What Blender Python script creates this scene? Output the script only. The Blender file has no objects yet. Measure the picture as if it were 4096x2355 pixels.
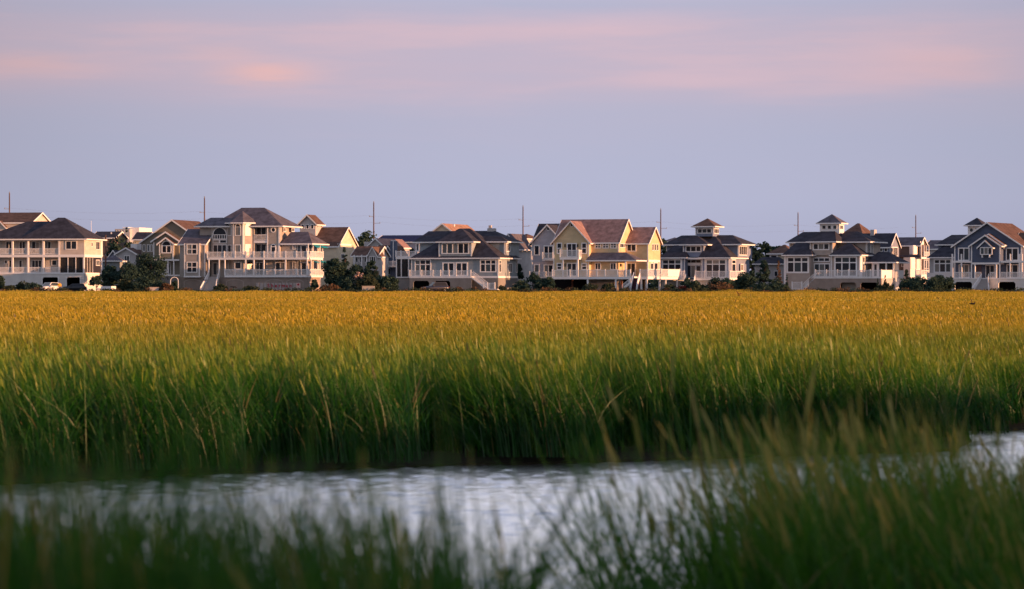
import bpy, bmesh, math, random
import numpy as np
from mathutils import Vector, Matrix

R = math.radians
SC = bpy.context.scene
COL = SC.collection

# ------------------------------------------------------------------ camera
FPX = 11378.0          # focal length in photograph pixels (100 mm on a 36 mm sensor, 4096 px wide)
EYE = 1.75             # eye height above the creek water
HZ = 1150.0            # photograph row of the horizon
cam = bpy.data.cameras.new('camera')
cam.lens = 100.0
cam.sensor_width = 36.0
cam.clip_start = 0.3
cam.clip_end = 20000.0
cam.dof.use_dof = True
cam.dof.focus_distance = 170.0
cam.dof.aperture_fstop = 4.8
camo = bpy.data.objects.new('camera', cam)
COL.objects.link(camo)
camo.location = (0, 0, EYE)
camo.rotation_euler = (R(90) - (1177.5 - HZ) / FPX, 0, 0)
SC.camera = camo

# ------------------------------------------------------------------ sun and sky
SUN_AZ = R(23.0)       # from +X (right) towards the camera side
SUN_EL = R(3.6)
to_sun = Vector((math.cos(SUN_AZ) * math.cos(SUN_EL), -math.sin(SUN_AZ) * math.cos(SUN_EL), math.sin(SUN_EL)))
sun = bpy.data.lights.new('sun', 'SUN')
sun.energy = 5.0
sun.angle = R(0.5)
sun.color = (1.0, 0.475, 0.225)
suno = bpy.data.objects.new('sun', sun)
COL.objects.link(suno)
suno.location = (200, -140, 60)
suno.rotation_euler = to_sun.to_track_quat('Z', 'Y').to_euler()

world = bpy.data.worlds.new('World')
SC.world = world
world.use_nodes = True
wt = world.node_tree
wt.nodes.clear()


def N(tree, typ, ins=None, **props):
    n = tree.nodes.new(typ)
    for k, v in props.items():
        setattr(n, k, v)
    for k, v in (ins or {}).items():
        s = n.inputs[k]
        if isinstance(v, bpy.types.NodeSocket):
            tree.links.new(v, s)
        else:
            s.default_value = v
    return n


def ramp(tree, fac, stops, interp='LINEAR'):
    n = tree.nodes.new('ShaderNodeValToRGB')
    cr = n.color_ramp
    cr.interpolation = interp
    while len(cr.elements) < len(stops):
        cr.elements.new(0.5)
    for e, (p, c) in zip(cr.elements, stops):
        e.position = p
        e.color = (c, c, c, 1) if not hasattr(c, '__len__') else (c[0], c[1], c[2], 1)
    tree.links.new(fac, n.inputs[0])
    return n.outputs[0]


def mixc(tree, fac, a, b, mode='MIX'):
    n = tree.nodes.new('ShaderNodeMix')
    n.data_type = 'RGBA'
    n.blend_type = mode
    for i, v in ((0, fac), (6, a), (7, b)):
        if isinstance(v, bpy.types.NodeSocket):
            tree.links.new(v, n.inputs[i])
        elif i == 0:
            n.inputs[0].default_value = v
        else:
            n.inputs[i].default_value = (v[0], v[1], v[2], 1)
    return n.outputs[2]


def math_(tree, op, a, b=0.0, c=0.0, clamp=False):
    n = tree.nodes.new('ShaderNodeMath')
    n.operation = op
    n.use_clamp = clamp
    for i, v in enumerate((a, b, c)):
        if isinstance(v, bpy.types.NodeSocket):
            tree.links.new(v, n.inputs[i])
        else:
            n.inputs[i].default_value = v
    return n.outputs[0]


def build_world():
    t = wt
    tc = N(t, 'ShaderNodeTexCoord')
    d = tc.outputs['Generated']
    sep = N(t, 'ShaderNodeSeparateXYZ', {0: d})
    z = sep.outputs[2]
    sky = N(t, 'ShaderNodeTexSky', sky_type='NISHITA', sun_disc=False)
    sky.sun_elevation = SUN_EL
    sky.sun_rotation = math.atan2(to_sun.x, to_sun.y)
    sky.air_density = 1.0
    sky.dust_density = 2.0
    # streaky high cloud: noise stretched along the horizon
    mp = N(t, 'ShaderNodeMapping', {'Vector': d, 'Scale': (5.0, 5.0, 45.0), 'Location': (1.7, 0.4, 0.0)})
    n1 = N(t, 'ShaderNodeTexNoise', {'Vector': mp.outputs[0], 'Scale': 1.0, 'Detail': 6.0, 'Roughness': 0.55})
    mp2 = N(t, 'ShaderNodeMapping', {'Vector': d, 'Scale': (7.0, 7.0, 60.0), 'Location': (4.2, 2.3, 1.0)})
    n2 = N(t, 'ShaderNodeTexNoise', {'Vector': mp2.outputs[0], 'Scale': 1.0, 'Detail': 6.0, 'Roughness': 0.55})
    mp4 = N(t, 'ShaderNodeMapping', {'Vector': d, 'Scale': (22.0, 22.0, 190.0), 'Location': (0.3, 1.1, 0.0)})
    n4 = N(t, 'ShaderNodeTexNoise', {'Vector': mp4.outputs[0], 'Scale': 1.0, 'Detail': 5.0, 'Roughness': 0.6})
    # lavender sky, paler with height
    base = ramp(t, z, [(0.0, (0.43, 0.435, 0.60)), (0.03, (0.475, 0.50, 0.68)), (0.07, (0.455, 0.48, 0.65)),
                       (0.10, (0.45, 0.48, 0.66)), (0.15, (1.15, 1.13, 1.20)), (0.34, (0.90, 0.92, 1.06)), (0.6, (0.50, 0.57, 0.80)), (1.0, (0.36, 0.44, 0.68))])
    # pink lit cloud layer
    zz = math_(t, 'ADD', z, math_(t, 'MULTIPLY', math_(t, 'SUBTRACT', n1.outputs[0], 0.5), 0.016))
    band = ramp(t, zz, [(0.0, 0.0), (0.050, 0.08), (0.064, 0.40), (0.071, 0.95), (0.090, 0.95), (0.101, 0.22), (0.13, 0.5), (0.3, 0.5), (0.6, 0.2), (1.0, 0.1)])
    pf = math_(t, 'MULTIPLY', band, ramp(t, n2.outputs[0], [(0.30, 0.5), (0.62, 0.95)]), clamp=True)
    pinkc = mixc(t, ramp(t, n2.outputs[0], [(0.52, 0.0), (0.80, 0.8)]), (0.615, 0.49, 0.60), (0.80, 0.54, 0.60))
    pinkc = mixc(t, ramp(t, z, [(0.1, 0.0), (0.16, 1.0)]), pinkc, (0.95, 0.88, 0.93))
    c = mixc(t, pf, base, pinkc)
    # small brighter peach clouds
    wob = math_(t, 'MULTIPLY', math_(t, 'SUBTRACT', math_(t, 'ADD', math_(t, 'MULTIPLY', n1.outputs[0], .5), math_(t, 'MULTIPLY', n4.outputs[0], .5)), 0.5), 6.0)
    for ax, az_, sx, sz, amt in ((-0.0855, 0.0745, 0.013, 0.0030, 0.95), (-0.100, 0.0815, 0.012, 0.0025, 0.3), (-0.168, 0.0775, 0.018, 0.0035, 0.55), (0.150, 0.0760, 0.020, 0.006, 0.35)):
        dx = math_(t, 'MULTIPLY', math_(t, 'SUBTRACT', sep.outputs[0], ax), 1.0 / sx)
        dz = math_(t, 'ADD', math_(t, 'MULTIPLY', math_(t, 'SUBTRACT', z, az_), 1.0 / sz), wob)
        r2 = math_(t, 'ADD', math_(t, 'MULTIPLY', dx, dx), math_(t, 'MULTIPLY', dz, dz))
        g = math_(t, 'MULTIPLY', math_(t, 'POWER', 2.718, math_(t, 'MULTIPLY', r2, -0.7)), amt)
        g = math_(t, 'MULTIPLY', g, math_(t, 'GREATER_THAN', sep.outputs[1], 0.0))
        c = mixc(t, g, c, (0.84, 0.52, 0.53))
    # sky darkened away from the view axis to paint in lens vignetting
    flat = N(t, 'ShaderNodeVectorMath', {0: N(t, 'ShaderNodeVectorMath', {0: d, 1: (1.0, 1.0, 0.0)}, operation='MULTIPLY').outputs[0]}, operation='NORMALIZE')
    dt = N(t, 'ShaderNodeVectorMath', {0: flat.outputs[0], 1: (0.02, 0.9998, 0.0)}, operation='DOT_PRODUCT')
    var = ramp(t, dt.outputs['Value'], [(0.0, 0.74), (0.962, 0.74), (0.990, 0.98), (1.0, 1.06)])
    c = mixc(t, 1.0, c, var, 'MULTIPLY')
    cloud10 = N(t, 'ShaderNodeVectorMath', {0: c, 'Scale': 10.0}, operation='SCALE')
    allc = mixc(t, 0.88, sky.outputs[0], cloud10.outputs[0])
    bg = N(t, 'ShaderNodeBackground', {'Color': allc, 'Strength': 0.0558})
    out = N(t, 'ShaderNodeOutputWorld', {'Surface': bg.outputs[0]})


build_world()

SC.view_settings.view_transform = 'Standard'
SC.view_settings.look = 'None'
SC.view_settings.exposure = 0.85
SC.view_settings.gamma = 1.0
SC.view_settings.use_curve_mapping = False
SC.render.engine = 'CYCLES'
SC.cycles.use_denoising = True
SC.cycles.max_bounces = 5
SC.cycles.diffuse_bounces = 3
SC.cycles.glossy_bounces = 3
SC.cycles.transmission_bounces = 3
SC.cycles.transparent_max_bounces = 6
SC.cycles.caustics_reflective = False
SC.cycles.caustics_refractive = False

# ------------------------------------------------------------------ helpers


def wx(px, d):
    return (px - 2048.0) / FPX * d


def wz(py, d):
    return EYE + (HZ - py) / FPX * d


MATS = {}


def mat(name, color, rough=0.8, spec=0.3, noise=0.0, nscale=3.0, metal=0.0, bump=0.0, streak=None, hue=None):
    """procedural surface: base colour with mottled value noise and fine relief"""
    if name in MATS:
        return MATS[name]
    m = bpy.data.materials.new(name)
    m.use_nodes = True
    t = m.node_tree
    b = t.nodes['Principled BSDF']
    b.inputs['Roughness'].default_value = rough
    b.inputs['Metallic'].default_value = metal
    b.inputs['Specular IOR Level'].default_value = spec
    if noise > 0 or bump > 0:
        tc = N(t, 'ShaderNodeTexCoord')
        mp = N(t, 'ShaderNodeMapping', {'Vector': tc.outputs['Object'], 'Scale': streak or (1, 1, 1)})
        nz = N(t, 'ShaderNodeTexNoise', {'Vector': mp.outputs[0], 'Scale': nscale, 'Detail': 5.0, 'Roughness': 0.6})
        lo = tuple(c * (1 - noise) for c in color)
        hi = tuple(min(1, c * (1 + noise)) for c in color)
        if hue:
            hi = hue
        c = ramp(t, nz.outputs[0], [(0.3, lo), (0.7, hi)])
        t.links.new(c, b.inputs['Base Color'])
        if bump > 0:
            bm_ = N(t, 'ShaderNodeBump', {'Height': nz.outputs[0], 'Strength': bump, 'Distance': 0.05})
            t.links.new(bm_.outputs[0], b.inputs['Normal'])
    else:
        b.inputs['Base Color'].default_value = (*color, 1)
    MATS[name] = m
    return m


def link(o, parent=None):
    COL.objects.link(o)
    if parent is not None:
        o.parent = parent
    return o


def tag(o, label=None, cat=None, group=None, kind=None):
    if label:
        o['label'] = label
    if cat:
        o['category'] = cat
    if group:
        o['group'] = group
    if kind:
        o['kind'] = kind
    return o


def empty(name, loc, rz=0.0):
    o = bpy.data.objects.new(name, None)
    o.location = loc
    o.rotation_euler = (0, 0, rz)
    o.empty_display_size = 0.5
    return link(o)


class MB:
    """collects shapes into one mesh"""

    def __init__(s):
        s.v = []
        s.f = []

    def add(s, vs, fs):
        o = len(s.v)
        s.v.extend(vs)
        s.f.extend([tuple(i + o for i in f) for f in fs])
        return s

    def box(s, x0, x1, y0, y1, z0, z1):
        if x0 > x1: x0, x1 = x1, x0
        if y0 > y1: y0, y1 = y1, y0
        if z0 > z1: z0, z1 = z1, z0
        return s.add([(x0, y0, z0), (x1, y0, z0), (x1, y1, z0), (x0, y1, z0), (x0, y0, z1), (x1, y0, z1), (x1, y1, z1), (x0, y1, z1)],
                     [(0, 3, 2, 1), (4, 5, 6, 7), (0, 1, 5, 4), (1, 2, 6, 5), (2, 3, 7, 6), (3, 0, 4, 7)])

    def bar(s, a, b, w, h=None):
        """square bar from a to b"""
        h = h or w
        a = Vector(a); b = Vector(b)
        d = (b - a).normalized()
        up = Vector((0, 0, 1)) if abs(d.z) < 0.95 else Vector((0, 1, 0))
        x = d.cross(up).normalized() * (w / 2)
        y = x.cross(d).normalized() * (h / 2)
        vs = [tuple(p + i * x + j * y) for p in (a, b) for i, j in ((-1, -1), (1, -1), (1, 1), (-1, 1))]
        return s.add(vs, [(0, 1, 2, 3), (7, 6, 5, 4), (0, 4, 5, 1), (1, 5, 6, 2), (2, 6, 7, 3), (3, 7, 4, 0)])

    def tube(s, pts, rad, n=8):
        rs = rad if hasattr(rad, '__len__') else [rad] * len(pts)
        vs = []
        for i, p in enumerate(pts):
            p = Vector(p)
            a = Vector(pts[max(i - 1, 0)]); b = Vector(pts[min(i + 1, len(pts) - 1)])
            d = (b - a).normalized()
            up = Vector((0, 0, 1)) if abs(d.z) < 0.9 else Vector((0, 1, 0))
            x = d.cross(up).normalized(); y = x.cross(d).normalized()
            for k in range(n):
                an = 2 * math.pi * k / n
                vs.append(tuple(p + (x * math.cos(an) + y * math.sin(an)) * rs[i]))
        fs = []
        for i in range(len(pts) - 1):
            for k in range(n):
                a = i * n + k; b = i * n + (k + 1) % n
                fs.append((a, b, b + n, a + n))
        fs.append(tuple(range(n - 1, -1, -1)))
        e = (len(pts) - 1) * n
        fs.append(tuple(range(e, e + n)))
        return s.add(vs, fs)

    def prism(s, poly, axis, a0, a1):
        """poly of 2-D points extruded along axis ('x','y','z')"""
        n = len(poly)

        def P(p, a):
            return {'x': (a, p[0], p[1]), 'y': (p[0], a, p[1]), 'z': (p[0], p[1], a)}[axis]
        vs = [P(p, a0) for p in poly] + [P(p, a1) for p in poly]
        fs = [tuple(range(n)), tuple(range(2 * n - 1, n - 1, -1))]
        for i in range(n):
            j = (i + 1) % n
            fs.append((i, i + n, j + n, j))
        return s.add(vs, fs)

    def slab(s, quad, th):
        """a sheet of given polygon thickened straight down"""
        n = len(quad)
        vs = list(quad) + [(p[0], p[1], p[2] - th) for p in quad]
        fs = [tuple(range(n)), tuple(range(2 * n - 1, n - 1, -1))]
        for i in range(n):
            j = (i + 1) % n
            fs.append((i, i + n, j + n, j))
        return s.add(vs, fs)

    def mesh(s, name):
        me = bpy.data.meshes.new(name)
        me.from_pydata([tuple(v) for v in s.v], [], s.f)
        bm = bmesh.new()
        bm.from_mesh(me)
        bmesh.ops.recalc_face_normals(bm, faces=bm.faces)
        bm.to_mesh(me)
        bm.free()
        return me

    def build(s, name, material, parent=None, smooth=False):
        me = s.mesh(name)
        me.materials.append(material)
        if smooth:
            me.polygons.foreach_set('use_smooth', [True] * len(me.polygons))
        o = bpy.data.objects.new(name, me)
        return link(o, parent)

# ------------------------------------------------------------------ ground, creek, water
FAR_BANK = [(-60, 18.5), (-22, 19.5), (-12, 21.8), (-4.6, 25.0), (-2.5, 26.7), (-0.12, 27.9), (2.2, 29.0), (3.9, 29.6), (4.75, 30.3),
            (5.2, 32.0), (5.5, 34.4), (7.5, 35.2), (10, 34.8), (15, 34.5), (26, 38), (60, 44)]
NEAR_BANK = [(-60, 5.4), (-12, 6.0), (-4, 6.6), (-1.6, 7.2), (0.0, 8.0), (0.5, 9.0), (1.2, 10.6), (2.0, 12.2), (3.0, 14.0), (4.4, 17.2), (6.0, 22.0), (8.0, 27.5), (11, 31.3), (15, 32.3), (26, 34.5), (60, 39)]  # unseen right end bent close to the far bank to shade it


def poly_y(poly, x):
    for (x0, y0), (x1, y1) in zip(poly, poly[1:]):
        if x0 <= x <= x1:
            return y0 + (y1 - y0) * (x - x0) / (x1 - x0)
    return poly[0][1] if x < poly[0][0] else poly[-1][1]


def land_z(y):
    if y < 484:
        return 0.12
    if y < 500:
        return 0.12 + (y - 484) / 16 * 0.78
    return 0.9


M_mud = mat('marsh_mud', (0.022, 0.019, 0.012), 0.85, 0.2, noise=0.35, nscale=1.5, bump=0.3)
M_yard = mat('yard_soil', (0.10, 0.095, 0.06), 0.95, 0.1, noise=0.3, nscale=0.4)


def ground():
    # bed under everything, reaching the horizon
    MB().add([(-9000, -400, -0.6), (9000, -400, -0.6), (9000, 14000, -0.6), (-9000, 14000, -0.6)], [(0, 1, 2, 3)]).build('ground', M_mud)['kind'] = 'structure'
    xs = sorted(set([-60, 60] + [p[0] for p in FAR_BANK] + list(np.linspace(-60, 60, 49))))
    ys = [None, 0.35, 60, 140, 300, 484, 500, 640, 900]
    m = MB()
    rows = []
    rnd = random.Random(5)
    jit = [rnd.uniform(-.12, .12) for _ in xs]
    for k, yy in enumerate([0.12, 0.15, 0.6]):
        z = (-0.6, 0.03, 0.12)[k]
        rows.append([(x, poly_y(FAR_BANK, x) + yy + jit[i], z) for i, x in enumerate(xs)])
    for y in (60, 140, 300, 484, 500, 640, 900, 2000):
        s = max(1.0, y / 110.0)
        rows.append([(x * s, y, land_z(y)) for x in xs])
    s = 150.0
    rows.append([(x * s, 13000, 0.9) for x in xs])
    n = len(xs)
    vs = [p for r in rows for p in r]
    fs = [(r * n + i, r * n + i + 1, (r + 1) * n + i + 1, (r + 1) * n + i) for r in range(len(rows) - 1) for i in range(n - 1)]
    m.add(vs, fs).build('terrain', M_mud)['kind'] = 'structure'
    # near bank with the camera's shoulder of ground
    m = MB()
    xs2 = sorted(set([p[0] for p in NEAR_BANK] + list(np.linspace(-60, 60, 41))))
    rows = []
    for k, yy in enumerate([0.25, 0.05, -0.5]):
        z = (-0.6, 0.06, 0.17)[k]
        rows.append([(x, poly_y(NEAR_BANK, x) + yy, z) for x in xs2])
    rows.append([(x, 4.6 if x < 3 else 4.6 + (x - 3) * 0.12, 0.25) for x in xs2])
    rows.append([(x, 2.5, 0.2) for x in xs2])
    rows.append([(x, -40, 0.2) for x in xs2])
    n = len(xs2)
    vs = [p for r in rows for p in r]
    fs = [(r * n + i, r * n + i + 1, (r + 1) * n + i + 1, (r + 1) * n + i) for r in range(len(rows) - 1) for i in range(n - 1)]
    m.add(vs, fs).build('near_bank', M_mud)['kind'] = 'structure'
    # the yard behind the marsh, where the houses stand
    m = MB()
    m.add([(-260, 497, 0.80), (260, 497, 0.80), (260, 501, 0.906), (-260, 501, 0.906), (300, 900, 0.906), (-300, 900, 0.906)], [(0, 1, 2, 3), (3, 2, 4, 5)])
    m.build('yard', M_yard)['kind'] = 'structure'


ground()


def water():
    m = bpy.data.materials.new('creek_water')
    m.use_nodes = True
    t = m.node_tree
    b = t.nodes['Principled BSDF']
    b.inputs['Base Color'].default_value = (0.98, 0.965, 0.96, 1)
    b.inputs['Roughness'].default_value = 0.3
    b.inputs['Metallic'].default_value = 1.0        # metal finish put in to brighten the water with mirrored sky glare
    # wind ripples as real relief where the creek is in view, a plain sheet beyond
    rg = np.random.default_rng(21)
    s_ = np.linspace(-1, 1, 281)
    ys = [6.0]
    while ys[-1] < 37.5:
        ys.append(ys[-1] * 1.00135)
    ys = np.array(ys)
    S, Y = np.meshgrid(s_, ys)
    X = S * (0.2 * Y + 1.0)
    Z = np.zeros_like(X)
    for k in range(28):
        lam = 0.095 * 1.05 ** k * rg.uniform(.9, 1.1)
        th = R(90) + rg.normal(0, .36)
        kk = 2 * math.pi / lam
        amp = 0.080 / kk * (1.0 if lam < .2 else .3)
        Z += amp * np.sin(kk * (X * math.cos(th) + Y * math.sin(th)) + rg.uniform(0, 6.28))
    # ruffled and calmer lanes
    Z *= 0.85 + 0.3 * np.sin(X * .5 + Y * .9 + 1.0) * np.sin(Y * .37 - X * .21)
    fb = np.interp(X, [p_[0] for p_ in FAR_BANK], [p_[1] for p_ in FAR_BANK])
    Z *= 1.0 + 0.7 * np.clip(1 - (fb - Y) / 6.0, 0, 1)
    edge = np.minimum(1, (1 - np.abs(S)) / .03) * np.minimum(1, np.minimum(Y - ys[0], ys[-1] - Y) / .5)
    Z = Z * np.clip(edge, 0, 1)
    ny, nx = X.shape
    co = np.stack([X, Y, Z], -1).reshape(-1, 3)
    i = np.arange(ny - 1)[:, None] * nx + np.arange(nx - 1)[None, :]
    quads = np.stack([i, i + 1, i + nx + 1, i + nx], -1).reshape(-1, 4)
    o0 = len(co)
    y0, y1 = ys[0], ys[-1]
    h0, h1 = 0.2 * y0 + 1.0, 0.2 * y1 + 1.0
    ext = np.array([(-60, 4, 0), (60, 4, 0), (60, 47, 0), (-60, 47, 0), (-h0, y0, 0), (h0, y0, 0), (h1, y1, 0), (-h1, y1, 0)], float)
    eq = np.array([(0, 1, 5, 4), (1, 2, 6, 5), (2, 3, 7, 6), (3, 0, 4, 7)]) + o0
    co = np.concatenate([co, ext]); quads = np.concatenate([quads, eq])
    me = bpy.data.meshes.new('creek_water')
    me.vertices.add(len(co)); me.vertices.foreach_set('co', co.astype(np.float32).ravel())
    me.loops.add(len(quads) * 4); me.loops.foreach_set('vertex_index', quads.astype(np.int32).ravel())
    me.polygons.add(len(quads)); me.polygons.foreach_set('loop_start', (np.arange(len(quads)) * 4).astype(np.int32))
    me.update(calc_edges=True)
    me.polygons.foreach_set('use_smooth', [True] * len(me.polygons))
    me.materials.append(m)
    o = link(bpy.data.objects.new('creek_water', me))
    o['kind'] = 'structure'


water()

# ------------------------------------------------------------------ marsh grass


def grass_mat(name='marsh_grass', dark=False, k=1.0):
    m = bpy.data.materials.new(name)
    m.use_nodes = True
    t = m.node_tree
    t.nodes.clear()
    at = N(t, 'ShaderNodeAttribute', attribute_name='gcol')
    sep = N(t, 'ShaderNodeSeparateColor', {0: at.outputs['Color']})
    tt, rn, hd = sep.outputs[0], sep.outputs[1], sep.outputs[2]
    geo = N(t, 'ShaderNodeNewGeometry')
    pos = geo.outputs['Position']
    sp = N(t, 'ShaderNodeSeparateXYZ', {0: pos})
    nz = N(t, 'ShaderNodeTexNoise', {'Vector': pos, 'Scale': 0.11, 'Detail': 3.0, 'Roughness': 0.6})
    nz2 = N(t, 'ShaderNodeTexNoise', {'Vector': pos, 'Scale': 0.9, 'Detail': 2.0})
    # the tall green creek-side growth gives way to ripe golden grass inland
    far = math_(t, 'ADD', math_(t, 'MULTIPLY', math_(t, 'SUBTRACT', sp.outputs[1], 29.0), 1.0 / 40.0),
                math_(t, 'MULTIPLY', math_(t, 'SUBTRACT', nz.outputs[0], 0.5), 1.1), clamp=True)
    gold = mixc(t, rn, (0.58, 0.40, 0.028), (0.72, 0.55, 0.048))
    gold = mixc(t, ramp(t, nz2.outputs[0], [(0.35, 0.0), (0.65, 0.55)]), gold, (0.38, 0.30, 0.02))
    gold = mixc(t, ramp(t, nz.outputs[0], [(0.42, 0.0), (0.62, 0.5)]), gold, (0.36, 0.31, 0.02))
    big = N(t, 'ShaderNodeTexNoise', {'Vector': N(t, 'ShaderNodeMapping', {'Vector': pos, 'Scale': (0.022, 0.03, 0.0)}).outputs[0], 'Scale': 1.0, 'Detail': 4.0, 'Roughness': 0.6})
    gold = mixc(t, ramp(t, big.outputs[0], [(0.50, 0.0), (0.66, 0.7)]), gold, (0.30, 0.32, 0.03))
    gold = mixc(t, ramp(t, big.outputs[0], [(0.32, 0.5), (0.44, 0.0)]), gold, (0.60, 0.36, 0.05))
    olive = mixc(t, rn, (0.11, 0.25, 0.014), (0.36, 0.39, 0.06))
    green = mixc(t, rn, (0.002, 0.044, 0.002), (0.008, 0.092, 0.004))  # green stems, darkened to deepen the shade low on the bank
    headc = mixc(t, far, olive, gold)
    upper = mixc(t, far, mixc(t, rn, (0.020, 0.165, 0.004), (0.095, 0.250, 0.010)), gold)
    if dark:      # near bank grass with straw coloured heads; low k paints in foreground shade
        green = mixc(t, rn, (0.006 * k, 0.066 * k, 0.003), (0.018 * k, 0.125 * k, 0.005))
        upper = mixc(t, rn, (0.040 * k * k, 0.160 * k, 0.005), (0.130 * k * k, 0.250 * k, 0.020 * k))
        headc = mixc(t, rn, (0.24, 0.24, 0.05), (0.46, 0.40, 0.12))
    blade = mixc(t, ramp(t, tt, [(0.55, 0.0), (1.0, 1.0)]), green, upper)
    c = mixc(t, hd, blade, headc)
    dry = mixc(t, ramp(t, rn, [(0.965, 0.0), (0.98, 1.0)]), c, (0.20, 0.16, 0.06))
    df = N(t, 'ShaderNodeBsdfDiffuse', {'Color': dry, 'Roughness': 0.6})
    tl = N(t, 'ShaderNodeBsdfTranslucent', {'Color': dry})
    gl = N(t, 'ShaderNodeBsdfGlossy', {'Color': (0.9, 0.9, 0.9, 1), 'Roughness': 0.45})
    mx = N(t, 'ShaderNodeMixShader', {0: 0.38, 1: df.outputs[0], 2: tl.outputs[0]})
    mx2 = N(t, 'ShaderNodeMixShader', {0: 0.025, 1: mx.outputs[0], 2: gl.outputs[0]})
    N(t, 'ShaderNodeOutputMaterial', {'Surface': mx2.outputs[0]})
    return m


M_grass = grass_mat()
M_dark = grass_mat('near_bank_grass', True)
M_shaded = grass_mat('shaded_reed', True, 0.55)  # greens darkened to stand in for shade at the lower left


def grass_patch(name, size, n, h, width, segs, head, lean, seed, leaves=1, material=None):
    """one clump of marsh grass: n stems on a size x size square, blades bending with the wind to the left"""
    rg = np.random.default_rng(seed)
    V = []; F = []; Cc = []

    def strip(base, hh, w, az, ln, cur, t0, rnd_, hd, top=0.12):
        o = len(V)
        face = rg.uniform(0, math.pi)
        wxv = np.array([math.cos(face), math.sin(face), 0.0])
        for k in range(segs + 1):
            t = k / segs
            off = ln * t + cur * t * t
            p = base + np.array([math.cos(az) * off * hh, math.sin(az) * off * hh, hh * (t - 0.18 * abs(cur) * t * t)])
            ww = w * (1 - t * (1 - top)) * 0.5
            V.append(tuple(p - wxv * ww)); V.append(tuple(p + wxv * ww))
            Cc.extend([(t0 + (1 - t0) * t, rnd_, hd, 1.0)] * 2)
            if k:
                a = o + 2 * k
                F.append((a - 2, a - 1, a + 1, a))
        return base + np.array([math.cos(az) * (ln + cur) * hh, math.sin(az) * (ln + cur) * hh, hh * (1 - 0.18 * abs(cur))])

    for i in range(n):
        b = np.array([rg.uniform(-.5, .5) * size, rg.uniform(-.5, .5) * size, 0.0])
        hh = h * rg.normal(1.0, 0.09)
        az = math.pi + rg.normal(0, 0.75)
        ln = abs(rg.normal(lean, 0.07)); cur = rg.uniform(0.0, 0.28)
        rn_ = float(rg.uniform(0, 1))
        tip = strip(b, hh, width * rg.uniform(.7, 1.3), az, ln, cur, 0.0, rn_, 0.0)
        if rg.uniform() < head:
            # seed spike: crossed spindles
            L = h * rg.uniform(.10, .20)
            dirv = np.array([math.cos(az) * (ln + 2 * cur), math.sin(az) * (ln + 2 * cur), 1.0]); dirv /= np.linalg.norm(dirv)
            for q in range(2):
                f2 = rg.uniform(0, math.pi)
                wv = np.array([math.cos(f2), math.sin(f2), 0.0]) * width * rg.uniform(.35, .75)
                o = len(V)
                p0 = tip - dirv * L * 0.5
                for s_, w_ in ((0, .3), (.35, 1), (.75, .8), (1.0, .1)):
                    p = p0 + dirv * L * s_
                    V.append(tuple(p - wv * w_)); V.append(tuple(p + wv * w_))
                    Cc.extend([(1.0, rn_, 1.0, 1.0)] * 2)
                for k in range(3):
                    F.append((o + 2 * k, o + 2 * k + 1, o + 2 * k + 3, o + 2 * k + 2))
        for l in range(leaves):
            t = rg.uniform(.03, .6)
            p = b + np.array([math.cos(az) * (ln * t + cur * t * t) * hh, math.sin(az) * (ln * t + cur * t * t) * hh, hh * t])
            strip(p, hh * rg.uniform(.28, .5), width * rg.uniform(.8, 1.4), rg.uniform(0, 6.28) if rg.uniform() < .6 else az, rg.uniform(.25, .6), rg.uniform(.1, .8), t * 0.8, float(rg.uniform(0, 1)), 0.0, 0.05)
    me = bpy.data.meshes.new(name)
    me.from_pydata(V, [], F)
    a = me.attributes.new('gcol', 'FLOAT_COLOR', 'POINT')
    a.data.foreach_set('color', np.array(Cc, dtype=np.float32).ravel())
    me.materials.append(material or M_grass)
    me.update()
    return bpy.data.objects.new(name, me)      # source shape only, never linked to the scene


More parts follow.
